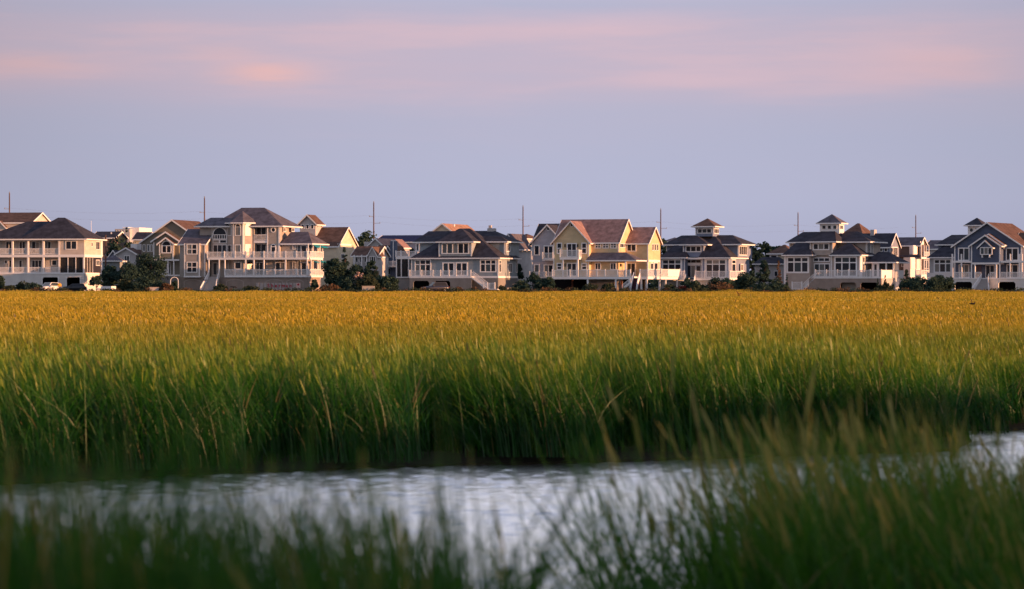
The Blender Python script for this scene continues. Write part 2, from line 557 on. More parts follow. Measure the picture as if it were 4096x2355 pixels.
def scatter(name, pts, sources, label):
    """pts: list of (x, y, z, rot, sx, sz, lean)"""
    P = np.array(pts, dtype=np.float32)
    me = bpy.data.meshes.new(name)
    me.vertices.add(len(P))
    me.vertices.foreach_set('co', P[:, :3].ravel())
    a = me.attributes.new('rot', 'FLOAT_VECTOR', 'POINT')
    rot = np.zeros((len(P), 3), np.float32); rot[:, 2] = P[:, 3]
    a.data.foreach_set('vector', rot.ravel())
    a = me.attributes.new('scl', 'FLOAT_VECTOR', 'POINT')
    a.data.foreach_set('vector', np.stack([P[:, 4], P[:, 4], P[:, 5]], 1).astype(np.float32).ravel())
    a = me.attributes.new('which', 'INT', 'POINT')
    a.data.foreach_set('value', np.random.default_rng(3).integers(0, len(sources), len(P)).astype(np.int32))
    o = link(bpy.data.objects.new(name, me))
    ng = bpy.data.node_groups.new(name, 'GeometryNodeTree')
    ng.interface.new_socket('Geometry', in_out='INPUT', socket_type='NodeSocketGeometry')
    ng.interface.new_socket('Geometry', in_out='OUTPUT', socket_type='NodeSocketGeometry')
    gi = ng.nodes.new('NodeGroupInput'); go = ng.nodes.new('NodeGroupOutput')
    jn = ng.nodes.new('GeometryNodeJoinGeometry')
    for s in sources:
        oi = N(ng, 'GeometryNodeObjectInfo')
        oi.inputs['Object'].default_value = s
        oi.inputs['As Instance'].default_value = True
        ng.links.new(oi.outputs['Geometry'], jn.inputs[0])
    ip = ng.nodes.new('GeometryNodeInstanceOnPoints')
    ng.links.new(gi.outputs[0], ip.inputs['Points'])
    ng.links.new(jn.outputs[0], ip.inputs['Instance'])
    ip.inputs['Pick Instance'].default_value = True
    for nm, typ, sk in (('rot', 'FLOAT_VECTOR', 'Rotation'), ('scl', 'FLOAT_VECTOR', 'Scale'), ('which', 'INT', 'Instance Index')):
        na = N(ng, 'GeometryNodeInputNamedAttribute', data_type=typ)
        na.inputs['Name'].default_value = nm
        src = na.outputs[0]
        if nm == 'rot':
            e2r = ng.nodes.new('FunctionNodeEulerToRotation')
            ng.links.new(src, e2r.inputs[0]); src = e2r.outputs[0]
        ng.links.new(src, ip.inputs[sk])
    ng.links.new(ip.outputs[0], go.inputs[0])
    md = o.modifiers.new('scatter', 'NODES')
    md.node_group = ng
    tag(o, label, 'grass', kind='stuff')
    return o


def gap(x, y):
    """creeklets in the marsh where the grass stands lower"""
    g = 1.0
    if 118 < y < 142 and -26 < x < -7:
        e = abs((y - 130) / 7 + 0.4 * math.sin(x * .5))
        g = min(g, 0.3 + 0.7 * min(1, max(0, e - .3)))
    if 150 < y < 163 and -9 < x < 26:
        e = abs((y - 156 - 2 * math.sin(x * .3)) / 3.5)
        g = min(g, 0.75 + 0.25 * min(1, max(0, e - .3)))
    return g


def grass():
    rg = np.random.default_rng(11)
    near_src = [grass_patch('reed_shape', 0.9, 170, 0.92, 0.011, 4, 0.4, 0.10, 100 + i, leaves=2) for i in range(6)]
    mid_src = [grass_patch('reed_shape_mid', 1.8, 220, 0.92, 0.026, 3, 0.6, 0.10, 200 + i, leaves=1) for i in range(5)]
    far_src = [grass_patch('reed_shape_far', 4.0, 360, 0.92, 0.055, 2, 0.6, 0.08, 300 + i, leaves=0) for i in range(4)]

    def band(y0, y1, step, margin):
        pts = []
        y = y0
        while y < y1:
            half = 0.18 * y * 1.12 + margin
            nx = int(2 * half / step)
            for i in range(nx):
                x = -half + (i + rg.uniform(0, 1)) * step
                yy = y + rg.uniform(0, step)
                eb = poly_y(FAR_BANK, x)
                if yy < eb + 0.02:
                    continue
                hs = 0.80 + 0.07 * math.sin(x * .9 + yy * .31) * math.sin(yy * .8 - x * .22) + rg.normal(0, .03)
                edge = yy - eb
                hs += 0.24 * math.exp(-edge / 5.0)
                if x > 4.9 and yy < 46:
                    hs *= 0.80 + 0.2 * max(0, (yy - 38) / 8)
                hs *= gap(x, yy)
                if yy > 440:
                    hs *= 0.82 + 0.3 * max(0, math.sin(x * .7) * math.sin(x * .23 + yy * .05)) + abs(rg.normal(0, .10))
                pts.append((x, yy, land_z(yy) - 0.03, rg.normal(0, .5), rg.uniform(.9, 1.15), hs, 0))
            y += step
        return pts
    scatter('marsh_grass', band(19, 66, 0.62, 9), near_src, 'tall green marsh grass lining the far bank of the creek')
    scatter('marsh_grass', band(66, 172, 1.35, 8), mid_src, 'golden marsh grass spreading behind the green creek edge')
    scatter('marsh_grass', band(172, 487, 2.9, 14), far_src, 'far golden marsh grass reaching to the row of houses')

    # foreground bank
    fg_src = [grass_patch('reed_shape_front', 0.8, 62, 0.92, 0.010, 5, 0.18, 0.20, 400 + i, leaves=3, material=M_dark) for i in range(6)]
    pts = []
    for i in range(14000):
        x = rg.uniform(-7, 30); y = rg.uniform(3.6, 30)
        e = poly_y(NEAR_BANK, x) - y
        if e < 0.05 or e > 9:
            continue
        if abs(x) > 0.18 * y * 1.3 + 1.0 and x < 0:
            continue
        if x > 0.18 * y * 1.15 + 0.6 and e > 5.5:
            continue
        if y < (8.6 if x > 0.0 else 5.0) and abs(x) < 1.9:
            continue
        inl = max(0.0, min(1.0, (x + 0.13 * y - 0.6) / 0.9))      # sparse at the left, dense at the right
        if rg.uniform() > 0.10 + 0.9 * inl:
            continue
        pts.append((x, y, 0.14, rg.normal(0, .45), rg.uniform(.8, 1.2), (1.0 + 0.09 * rg.normal()) * (1.04 + 0.035 * inl - 0.26 * max(0, min(1, (x / y - .152) / .012))), 0))
    # taller ripe stalks over the near bank at the right
    for i in range(260):
        y = rg.uniform(9.0, 14.5)
        x = wx(rg.uniform(2050, 4300), y)
        if poly_y(NEAR_BANK, x) - y < 0.05:
            continue
        pts.append((x, y, 0.14, rg.normal(0, .4), rg.uniform(.06, .14), rg.uniform(0.98, 1.18) - 0.15 * max(0, min(1, (x / y - .152) / .012)), 0))
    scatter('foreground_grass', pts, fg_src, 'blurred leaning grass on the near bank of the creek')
    # leafy bunches close to the lens, shade darkened into their colour, lower left
    bunch = [grass_patch('leafy_reed_shape', 0.16, 22, 1.0, 0.017, 5, 0.0, 0.08, 600 + i, leaves=8, material=M_shaded) for i in range(5)]
    pts = []
    clumps = [-20, 40, 150, 175, 300, 390, 420, 545, 640, 700, 830, 960, 1040, 1180, 1260, 1400, 1520, 1640, 1760, 1900]
    for i in range(135):
        k = int(len(clumps) * rg.uniform() ** 1.2)
        px = clumps[k] + rg.normal(0, 26)
        d = rg.uniform(4.0, 5.8)
        yt = 1890 + 280 * rg.uniform() ** .8 + 0.15 * max(px, 0) + 60 * math.sin(k * 2.1)
        pts.append((wx(px, d), d, 0.12, rg.normal(0, .8), rg.uniform(.45, .9), (wz(yt, d) - 0.12) / 1.02, 0))
    for i in range(72):
        px = rg.uniform(-60, 2200)
        d = rg.uniform(4.2, 6.2)
        yt = 2060 + 200 * rg.uniform() + 70 * math.sin(px * .009 + 1)
        pts.append((wx(px, d), d, 0.12, rg.normal(0, .8), rg.uniform(.7, 1.2), (wz(yt, d) - 0.12) / 1.02, 0))
    for px, yt, d in ((1045, 1480, 4.6), (330, 1640, 4.8), (610, 1700, 5.0)):
        pts.append((wx(px, d), d, 0.12, rg.normal(0, .3), 0.35, (wz(yt, d) - 0.12) / 1.02, 0))
    scatter('foreground_reeds', pts, bunch, 'blurred leafy reeds tinted shade-dark, close to the camera at the lower left')
    # unseen reeds added right of the view to shade the near bank
    tall = [grass_patch('shade_reed_shape', 0.9, 26, 2.3, 0.03, 5, 0.8, 0.06, 500 + i, leaves=4) for i in range(3)]
    pts = []
    for i in range(95):
        y = rg.uniform(-6.0, 15.5)
        x = 0.2 * max(y, 0) + 2.2 + rg.uniform(0, 6.5)
        pts.append((x, y, 0.12, rg.normal(0, .5), rg.uniform(.9, 1.2), rg.uniform(.75, 1.1), 0))
    scatter('shade_reeds', pts, tall, 'unseen tall reeds added beyond the right edge to shade the near bank')


grass()

# ------------------------------------------------------------------ building kit
WHITE = mat('white_trim', (0.78, 0.77, 0.775), 0.6, 0.3, noise=0.05, nscale=0.7)
SLATW = mat('white_slats', (0.66, 0.65, 0.64), 0.7, 0.2, noise=0.08, nscale=0.8)
SLATB = mat('brown_slats', (0.30, 0.245, 0.215), 0.85, 0.2, noise=0.15, nscale=0.8)
SLATG = mat('grey_slats', (0.23, 0.225, 0.225), 0.85, 0.2, noise=0.12, nscale=0.8)
STR = (0.15, 0.15, 1.0)


def siding(name, c, n=0.15):
    return mat(name, c, 0.75, 0.25, noise=n, nscale=1.1, streak=(.5, .5, .9), bump=0.1)


S_BEIGE = siding('siding_beige', (0.54, 0.48, 0.43))
S_TAUPE = siding('siding_taupe', (0.355, 0.32, 0.295))
S_OLIVE = siding('siding_olive', (0.20, 0.18, 0.145))
S_GREY = siding('siding_grey', (0.255, 0.295, 0.33))
S_YELLOW = siding('siding_yellow', (0.60, 0.47, 0.29))
S_MAUVE = siding('siding_mauve', (0.43, 0.40, 0.44))
S_BLUE = siding('siding_blue', (0.085, 0.110, 0.175))
S_STEEL = siding('siding_steel', (0.20, 0.235, 0.33))
S_TAN = siding('siding_tan', (0.39, 0.335, 0.30))
S_CREAM = siding('siding_cream', (0.62, 0.54, 0.41))
S_PALE = siding('siding_pale', (0.44, 0.43, 0.44))
S_BROWN = siding('siding_brown', (0.13, 0.10, 0.095))


def roofing(name, c):
    return mat(name, c, 0.95, 0.08, noise=0.38, nscale=1.0, bump=0.3)


R_DARK = roofing('roof_charcoal', (0.044, 0.045, 0.060))
R_GREY = roofing('roof_grey', (0.105, 0.097, 0.120))
R_BROWN = roofing('roof_brown', (0.12, 0.075, 0.062))
R_ROSE = roofing('roof_rose', (0.26, 0.165, 0.155))
R_TAN = roofing('roof_tan', (0.34, 0.20, 0.14))


def glass_mat():
    m = bpy.data.materials.new('window_glass')
    m.use_nodes = True
    t = m.node_tree
    b = t.nodes['Principled BSDF']
    tc = N(t, 'ShaderNodeObjectInfo')
    c = ramp(t, tc.outputs['Random'], [(0.0, (0.008, 0.009, 0.016)), (0.62, (0.018, 0.022, 0.035)), (0.8, (0.05, 0.07, 0.08)), (0.9, (0.20, 0.19, 0.175)), (1.0, (0.26, 0.24, 0.22))])
    t.links.new(c, b.inputs['Base Color'])
    b.inputs['Roughness'].default_value = 0.28
    b.inputs['IOR'].default_value = 1.38
    g = N(t, 'ShaderNodeNewGeometry')
    nz = N(t, 'ShaderNodeTexNoise', {'Vector': g.outputs['Position'], 'Scale': 1.2, 'Detail': 1.0})
    bp = N(t, 'ShaderNodeBump', {'Height': nz.outputs[0], 'Strength': 0.15, 'Distance': 0.02})
    t.links.new(bp.outputs[0], b.inputs['Normal'])
    return m


GLASS = glass_mat()
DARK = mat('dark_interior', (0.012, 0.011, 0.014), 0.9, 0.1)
DOORM = mat('door_paint', (0.10, 0.07, 0.09), 0.6, 0.3)


def screen_mat():
    m = bpy.data.materials.new('porch_screen')
    m.use_nodes = True
    t = m.node_tree
    b = t.nodes['Principled BSDF']
    b.inputs['Base Color'].default_value = (0.02, 0.018, 0.02, 1)
    b.inputs['Roughness'].default_value = 0.8
    b.inputs['Alpha'].default_value = 0.85
    return m


SCREEN = screen_mat()
ZG = 0.9


class Face:
    """a vertical wall plane of a building, in the building's own metres"""

    def __init__(s, h, o, ang):
        s.h = h
        s.o = o
        s.d = (math.cos(R(ang)), math.sin(R(ang)))
        s.n = (math.sin(R(ang)), -math.cos(R(ang)))

    def P(s, a, n, z):
        return (s.o[0] + s.d[0] * a + s.n[0] * n, s.o[1] + s.d[1] * a + s.n[1] * n, z)

    def a(s, zx):
        h = s.h
        k = (h.fr[0] + zx / h.fr[2] - 2048.0) / FPX
        ox, oy = h.W(*s.o)
        dx, dy = h.D2(*s.d)
        return -(ox - k * oy) / (dx - k * dy)

    def z(s, zy, a=None):
        h = s.h
        aa = s.mid if a is None and hasattr(s, 'mid') else (a or 0.0)
        p = s.P(aa, 0, 0)
        Y = h.W(p[0], p[1])[1]
        return EYE + (HZ - (h.fr[1] + zy / h.fr[2])) / FPX * Y - ZG

    def box(s, m, a0, a1, n0, n1, z0, z1):
        vs = [s.P(a, n, z) for z in (z0, z1) for a, n in ((a0, n0), (a1, n0), (a1, n1), (a0, n1))]
        return m.add(vs, [(0, 3, 2, 1), (4, 5, 6, 7), (0, 1, 5, 4), (1, 2, 6, 5), (2, 3, 7, 6), (3, 0, 4, 7)])

    def rect(s, x0, y0, x1, y1):
        a0, a1 = s.a(x0), s.a(x1)
        if a0 > a1: a0, a1 = a1, a0
        am = (a0 + a1) / 2
        z1, z0 = s.z(y0, am), s.z(y1, am)
        return a0, a1, z0, z1

    def piece(s, name, material, x0, y0, x1, y1, n0=0.0, n1=0.08, parent=None):
        a0, a1, z0, z1 = s.rect(x0, y0, x1, y1)
        m = MB()
        s.box(m, a0, a1, n0, n1, z0, z1)
        return m.build(name, material, parent or s.h.root)

    def win(s, x0, y0, x1, y1, cols=1, rows=1, tw=0.11, arch=False, name='window', trim=None, split=None, pane=None):
        """window with proud trim and inset panes; split: height share of the transom row; arch: round head"""
        a0, a1, z0, z1 = s.rect(x0, y0, x1, y1)
        fr = MB()
        w = a1 - a0
        bars_a = [a0 + w * i / cols for i in range(1, cols)]
        bars_z = [z0 + (z1 - z0) * i / rows for i in range(1, rows)]
        if split:
            bars_z = [z1 - (z1 - z0) * split]
        d = 0.075
        if arch:
            r = w / 2
            zc = z1 - r
            s.box(fr, a0, a0 + tw, -0.02, d, z0, zc)
            s.box(fr, a1 - tw, a1, -0.02, d, z0, zc)
            s.box(fr, a0 + tw, a1 - tw, -0.02, d, z0, z0 + tw)
            s.box(fr, a0 + tw, a1 - tw, -0.02, d * .9, zc - tw * .4, zc + tw * .4)
            K = 8
            for k in range(K):
                t0, t1 = math.pi * k / K, math.pi * (k + 1) / K
                q = []
                for n in (-0.02, d):
                    for rr, t in ((r, t0), (r, t1), (r - tw, t1), (r - tw, t0)):
                        q.append(s.P((a0 + a1) / 2 + rr * math.cos(t), n, zc + rr * math.sin(t)))
                fr.add(q, [(0, 1, 2, 3), (7, 6, 5, 4), (0, 4, 5, 1), (1, 5, 6, 2), (2, 6, 7, 3), (3, 7, 4, 0)])
            ztop = zc
        else:
            s.box(fr, a0, a0 + tw, -0.02, d, z0, z1)
            s.box(fr, a1 - tw, a1, -0.02, d, z0, z1)
            s.box(fr, a0 + tw, a1 - tw, -0.02, d, z1 - tw, z1)
            s.box(fr, a0 + tw, a1 - tw, -0.02, d, z0, z0 + tw)
            ztop = z1
        mw = tw * 0.8
        for b in bars_a:
            s.box(fr, b - mw / 2, b + mw / 2, -0.02, d * .92, z0 + tw, ztop - (0 if arch else tw))
        for b in bars_z:
            s.box(fr, a0 + tw, a1 - tw, -0.02, d * .85, b - mw / 2, b + mw / 2)
        o = fr.build(name, trim or WHITE, s.h.root)
        ea = [a0] + bars_a + [a1]
        ez = [z0] + bars_z + [ztop]
        for i in range(len(ea) - 1):
            for j in range(len(ez) - 1):
                m = MB()
                s.box(m, ea[i] + .02, ea[i + 1] - .02, 0.004, 0.03, ez[j] + .02, ez[j + 1] - .02)
                m.build('pane', pane or GLASS, o)
        if arch:
            m = MB()
            K = 8
            r = w / 2 - 0.03
            c = (a0 + a1) / 2
            pts = [(c + r * math.cos(math.pi * k / K), ztop + .02 + r * math.sin(math.pi * k / K)) for k in range(K + 1)]
            vs = [s.P(a, 0.03, z) for a, z in pts] + [s.P(a, 0.004, z) for a, z in pts]
            n = len(pts)
            m.add(vs, [tuple(range(n)), tuple(range(2 * n - 1, n - 1, -1))] + [(i, i + n, (i + 1) % n + n, (i + 1) % n) for i in range(n)])
            m.build('pane', pane or GLASS, o)
        return o

    def round_win(s, x, y, rpx):
        a = s.a(x); z = s.z(y, a)
        r = abs(s.a(x + rpx) - s.a(x - rpx)) / 2
        fr = MB(); gl = MB()
        K = 14
        for k in range(K):
            t0, t1 = 2 * math.pi * k / K, 2 * math.pi * (k + 1) / K
            q = [s.P(a + rr * math.cos(t), n, z + rr * math.sin(t)) for n in (-.02, .08) for rr, t in ((r, t0), (r, t1), (r * .68, t1), (r * .68, t0))]
            fr.add(q, [(0, 1, 2, 3), (7, 6, 5, 4), (0, 4, 5, 1), (1, 5, 6, 2), (2, 6, 7, 3), (3, 7, 4, 0)])
        o = fr.build('round_window', WHITE, s.h.root)
        pts = [(a + r * .7 * math.cos(2 * math.pi * k / K), z + r * .7 * math.sin(2 * math.pi * k / K)) for k in range(K)]
        vs = [s.P(p, .03, q) for p, q in pts] + [s.P(p, .004, q) for p, q in pts]
        gl.add(vs, [tuple(range(K)), tuple(range(2 * K - 1, K - 1, -1))] + [(i, i + K, (i + 1) % K + K, (i + 1) % K) for i in range(K)])
        gl.build('pane', GLASS, o)

    def rail(s, x0, x1, y0, y1, posts=(), n=0.0, post_h=0.12, solid=False):
        """white railing: rails and balusters as one part, posts apart"""
        a0, a1, z0, z1 = s.rect(x0, y0, x1, y1)
        m = MB()
        s.box(m, a0, a1, n - .04, n + .04, z1 - .09, z1)
        s.box(m, a0, a1, n - .03, n + .03, z0 + .05, z0 + .12)
        if solid:
            s.box(m, a0, a1, n - .015, n + .015, z0 + .12, z1 - .09)
        else:
            k = max(2, int((a1 - a0) / 0.17))
            for i in range(k + 1):
                a = a0 + (a1 - a0) * i / k
                s.box(m, a - .032, a + .032, n - .025, n + .025, z0 + .12, z1 - .09)
        o = m.build('balustrade', WHITE, s.h.root)
        o['kind'] = 'stuff'
        for px in posts:
            a = s.a(px)
            m = MB()
            s.box(m, a - .09, a + .09, n - .09, n + .09, z0, z1 + post_h)
            m.build('railing_post', WHITE, s.h.root)
        return o

    def column(s, x, y0, y1, w=0.22, n=0.0, material=None, name='column'):
        a = s.a(x)
        z1, z0 = s.z(y0, a), s.z(y1, a)
        m = MB()
        s.box(m, a - w / 2, a + w / 2, n - w / 2, n + w / 2, z0, z1)
        return m.build(name, material or WHITE, s.h.root)

    def slats(s, spans, y0, y1, material, n=0.0, pitch=0.2):
        """open horizontal boarding of a ground floor, too fine to pick apart"""
        m = MB()
        for x0, x1 in spans:
            a0, a1, z0, z1 = s.rect(x0, y0, x1, y1)
            k = max(1, int((z1 - z0) / pitch))
            for i in range(k):
                zz = z0 + (i + .2) * (z1 - z0) / k
                s.box(m, a0, a1, n, n + .04, zz, zz + pitch * .62)
        o = m.build('slat_boarding', material, s.h.root)
        o['kind'] = 'stuff'
        return o

    def opened_wall(s, name, material, x0, x1, y0, y1, openings, thick=0.25, cham=0.3):
        """wall running x0..x1, y0..y1 with openings (xa, xb, ytop) that reach the ground, corners cut"""
        a0, a1, z0, z1 = s.rect(x0, y0, x1, y1)
        m = MB()
        z0 = -0.3
        cur = a0
        for xa, xb, yt in sorted(openings):
            oa, ob = s.a(xa), s.a(xb)
            zt = s.z(yt, (oa + ob) / 2)
            s.box(m, cur, oa, -thick, 0, z0, z1)
            s.box(m, oa, ob, -thick, 0, zt, z1)
            for ca, sg in ((oa, 1), (ob, -1)):
                q = [s.P(*p) for n in (-thick, 0) for p in ((ca, n, zt), (ca + sg * cham, n, zt), (ca, n, zt - cham))]
                m.add(q, [(0, 1, 2), (5, 4, 3), (0, 3, 4, 1), (1, 4, 5, 2), (2, 5, 3, 0)])
            cur = ob
        s.box(m, cur, a1, -thick, 0, z0, z1)
        return m.build(name, material, s.h.root)


class House:
    def __init__(s, name, label, fr, x_ref, D, theta=20.0, cat='house', group=None):
        s.fr = fr
        px = fr[0] + x_ref / fr[2]
        X = wx(px, D)
        s.O = (X, D)
        s.psi = -math.atan2(X, D) - R(theta)
        s.root = empty(name, (X, D, ZG), s.psi)
        tag(s.root, label, cat, group)
        s.f = s.front(0.0)

    def D2(s, u, v):
        c, n = math.cos(s.psi), math.sin(s.psi)
        return (c * u - n * v, n * u + c * v)

    def W(s, u, v):
        d = s.D2(u, v)
        return (s.O[0] + d[0], s.O[1] + d[1])

    def face(s, u, v, ang):
        return Face(s, (u, v), ang)

    def front(s, v):
        return Face(s, (0.0, v), 0)

    def right(s, u):
        return Face(s, (u, 0.0), 90)

    def u(s, x, v=0.0):
        return s.front(v).a(x)

    def v(s, x, u=0.0):
        return s.right(u).a(x)

    def z(s, y, u=0.0, v=0.0):
        return s.front(v).z(y, u)

    def block(s, name, material, x0, x1, v0, v1, y0, y1, parent=None):
        f = s.front(v0)
        a0, a1, z0, z1 = f.rect(x0, y0, x1, y1)
        z0 = max(z0, -.3)
        return MB().box(a0, a1, v0, v1, z0, z1).build(name, material, parent or s.root)

    def ublock(s, name, material, u0, u1, v0, v1, z0, z1, parent=None):
        return MB().box(u0, u1, v0, v1, z0, z1).build(name, material, parent or s.root)

    def fascia(s, roof, u0, u1, v0, v1, z, h=0.2):
        t = 0.05
        m = MB()
        m.box(u0 - t, u1 + t, v0 - t, v0, z - h, z + .03)
        m.box(u0 - t, u1 + t, v1, v1 + t, z - h, z + .03)
        m.box(u0 - t, u0, v0, v1, z - h, z + .03)
        m.box(u1, u1 + t, v0, v1, z - h, z + .03)
        m.box(u0, u1, v0, v1, z - .06, z - .03)       # soffit
        m.build('fascia', WHITE, roof)

    def hip_u(s, u0, u1, v0, v1, ze, zr, r0, r1, material, name='roof', vr=None, fascia=True):
        vm = (v0 + v1) / 2 if vr is None else vr
        r0, r1 = min(r0, r1), max(r0, r1)
        vs = [(u0, v0, ze), (u1, v0, ze), (u1, v1, ze), (u0, v1, ze), (r0, vm, zr), (r1, vm, zr)]
        o = MB().add(vs, [(0, 1, 5, 4), (1, 2, 5), (2, 3, 4, 5), (3, 0, 4), (3, 2, 1, 0)]).build(name, material, s.root)
        if fascia:
            s.fascia(o, u0, u1, v0, v1, ze)
        return o

    def hip(s, x0, x1, v0, v1, ye, yr, rx0, rx1, material, name='roof', vr=None, fascia=True):
        """hip roof: eave x0..x1 on plane v0, ridge rx0..rx1"""
        vm = (v0 + v1) / 2 if vr is None else vr
        u0, u1 = s.u(x0, v0), s.u(x1, v0)
        um = (u0 + u1) / 2
        return s.hip_u(u0, u1, v0, v1, s.z(ye, um, v0), s.z(yr, um, vm), s.u(rx0, vm), s.u(rx1, vm), material, name, vm, fascia)

    def side_gable(s, x0, x1, v0, v1, ye, yr, roofm, wallm, over=0.35, th=0.16, ends=True, yb=None):
        """ridge along the front; gable end at the right"""
        u0, u1 = s.u(x0, v0), s.u(x1, v0)
        vm = (v0 + v1) / 2
        um = (u0 + u1) / 2
        ze, zr = s.z(ye, um, v0), s.z(yr, um, vm)
        k = (zr - ze) / (vm - v0)
        m = MB()
        for sg in (-1, 1):
            ve = vm + sg * (vm - v0 + over)
            zo = ze - over * k
            m.slab([(u0 - over, ve, zo), (u1 + over, ve, zo), (u1 + over, vm, zr), (u0 - over, vm, zr)], th)
        o = m.build('roof', roofm, s.root)
        m = MB()
        for uu in (u0 - over - .06, u1 + over):
            for sg in (-1, 1):
                ve = vm + sg * (vm - v0 + over)
                zo = ze - over * k
                m.prism([(ve, zo + .04), (vm, zr + .04), (vm, zr - .26), (ve, zo - .26)], 'x', uu, uu + .06)
        for sg in (-1, 1):
            ve = vm + sg * (vm - v0 + over)
            m.box(u0 - over, u1 + over, ve - .03 + sg * .03, ve + .03 + sg * .03, ze - over * k - .24, ze - over * k + .02)
        m.build('rake_trim', WHITE, o)
        if ends:
            m = MB()
            z_b = ze if yb is None else max(-.2, s.z(yb, um, v0))
            m.prism([(v0, z_b), (v1, z_b), (v1, ze), (vm, zr - th - .02), (v0, ze)], 'x', u0, u1)
            m.build('wall', wallm, s.root)
        return o, (u0, u1, v0, v1, ze, zr)

    def front_gable(s, x0, x1, v0, v1, ye, yr, roofm, wallm, over=0.4, th=0.16, yb=None, rake=0.26, xp=None):
        """ridge running back; gable faces the front"""
        u0, u1 = s.u(x0, v0), s.u(x1, v0)
        um = (u0 + u1) / 2 if xp is None else s.u(xp, v0)
        ze, zr = s.z(ye, um, v0), s.z(yr, um, v0)
        k = (zr - ze) / (u1 - um)
        m = MB()
        for sg, ue in ((-1, u0), (1, u1)):
            uo = ue + sg * over
            zo = ze - over * k
            m.slab([(uo, v0 - over, zo), (um, v0 - over, zr), (um, v1, zr), (uo, v1, zo)], th)
        o = m.build('roof', roofm, s.root)
        m = MB()
        for sg, ue in ((-1, u0), (1, u1)):
            uo = ue + sg * over
            zo = ze - over * k
            m.prism([(uo, zo + .04), (um, zr + .04), (um, zr - rake), (uo, zo - rake)], 'y', v0 - over - .06, v0 - over)
            m.box(uo - .03 + sg * .03, uo + .03 + sg * .03, v0 - over, v1, zo - .22, zo + .02)
        m.build('rake_trim', WHITE, o)
        m = MB()
        z_b = ze if yb is None else max(-.2, s.z(yb, um, v0))
        m.prism([(u0, z_b), (u1, z_b), (u1, ze), (um, zr - th - .02), (u0, ze)], 'y', v0, v1)
        m.build('wall', wallm, s.root)
        return o, (u0, u1, um, ze, zr)

    def deck(s, x0, x1, v0, v1, y0, y1, material=None, name='deck'):
        return s.block(name, material or WHITE, x0, x1, v0, v1, y0, y1)

    def stair(s, name, pts, v0, v1, n, material=WHITE, rail_h=0.95, rails=(True, True)):
        """flight seen side on: pts = ((x_top, y_top), (x_bottom, y_bottom)) in the plane v0"""
        f = s.front(v0)
        (xa, ya), (xb, yb) = pts
        ua, ub = f.a(xa), f.a(xb)
        za, zb = f.z(ya, ua), f.z(yb, ub)
        m = MB()
        for i in range(n):
            t0, t1 = i / n, (i + 1) / n
            m.box(ua + (ub - ua) * t0, ua + (ub - ua) * t1, v0 + .06, v1 - .06, za + (zb - za) * t1 - .05, za + (zb - za) * t1 + .02)
        for vv in (v0, v1):
            m.prism([(ua, za - .1), (ub, zb - .1), (ub, zb + .18), (ua, za + .18)], 'y', vv, vv + .05)
        st = m.build(name, material, s.root)
        m = MB()
        for vv, on in ((v0, rails[0]), (v1, rails[1])):
            if not on: continue
            m.prism([(ua, za + rail_h), (ub, zb + rail_h), (ub, zb + rail_h + .1), (ua, za + rail_h + .1)], 'y', vv, vv + .07)
            k = max(2, int(abs(ub - ua) / .18))
            for i in range(k + 1):
                t = i / k
                uu = ua + (ub - ua) * t; zz = za + (zb - za) * t
                m.box(uu - .03, uu + .03, vv + .01, vv + .06, zz + .15, zz + rail_h)
        r = m.build('balustrade', WHITE, st)
        r['kind'] = 'stuff'
        return st

    def front_stair(s, name, xt0, xt1, yt, xb0, xb1, yb, v_top, run, n, material, side=WHITE, wall_h=0.85):
        """flight running straight out towards the viewer, with solid white side walls flaring to the foot"""
        ft = s.front(v_top)
        fb = s.front(v_top - run)
        t0, t1 = ft.a(xt0), ft.a(xt1)
        b0, b1 = fb.a(xb0), fb.a(xb1)
        zt = ft.z(yt, t0); zb = 0.0
        m = MB()
        for i in range(n):
            k0, k1 = i / n, (i + 1) / n
            z = zt + (zb - zt) * k0
            vv0, vv1 = v_top - run * k1, v_top - run * k0
            l0 = t0 + (b0 - t0) * k0; r0 = t1 + (b1 - t1) * k0
            m.box(l0, r0, vv0, vv1, -.3, z - (zt - zb) / n)
        st = m.build(name, material, s.root)
        for (ta, ba, sg) in ((t0, b0, -1), (t1, b1, 1)):
            m = MB()
            K = 6
            prev = None
            for i in range(K + 1):
                k = i / K
                kk = k ** 1.5
                uu = ta + (ba - ta) * kk
                vv = v_top - run * k
                z = zt + (zb - zt) * k
                cur = [(uu, vv, z - .3), (uu + sg * .1, vv, z - .3), (uu + sg * .1, vv, z + wall_h), (uu, vv, z + wall_h)]
                if prev:
                    o = prev + cur
                    m.add(o, [(0, 1, 2, 3), (7, 6, 5, 4), (0, 4, 5, 1), (1, 5, 6, 2), (2, 6, 7, 3), (3, 7, 4, 0)])
                prev = cur
            m.build('stair_side', side, st)
        return st


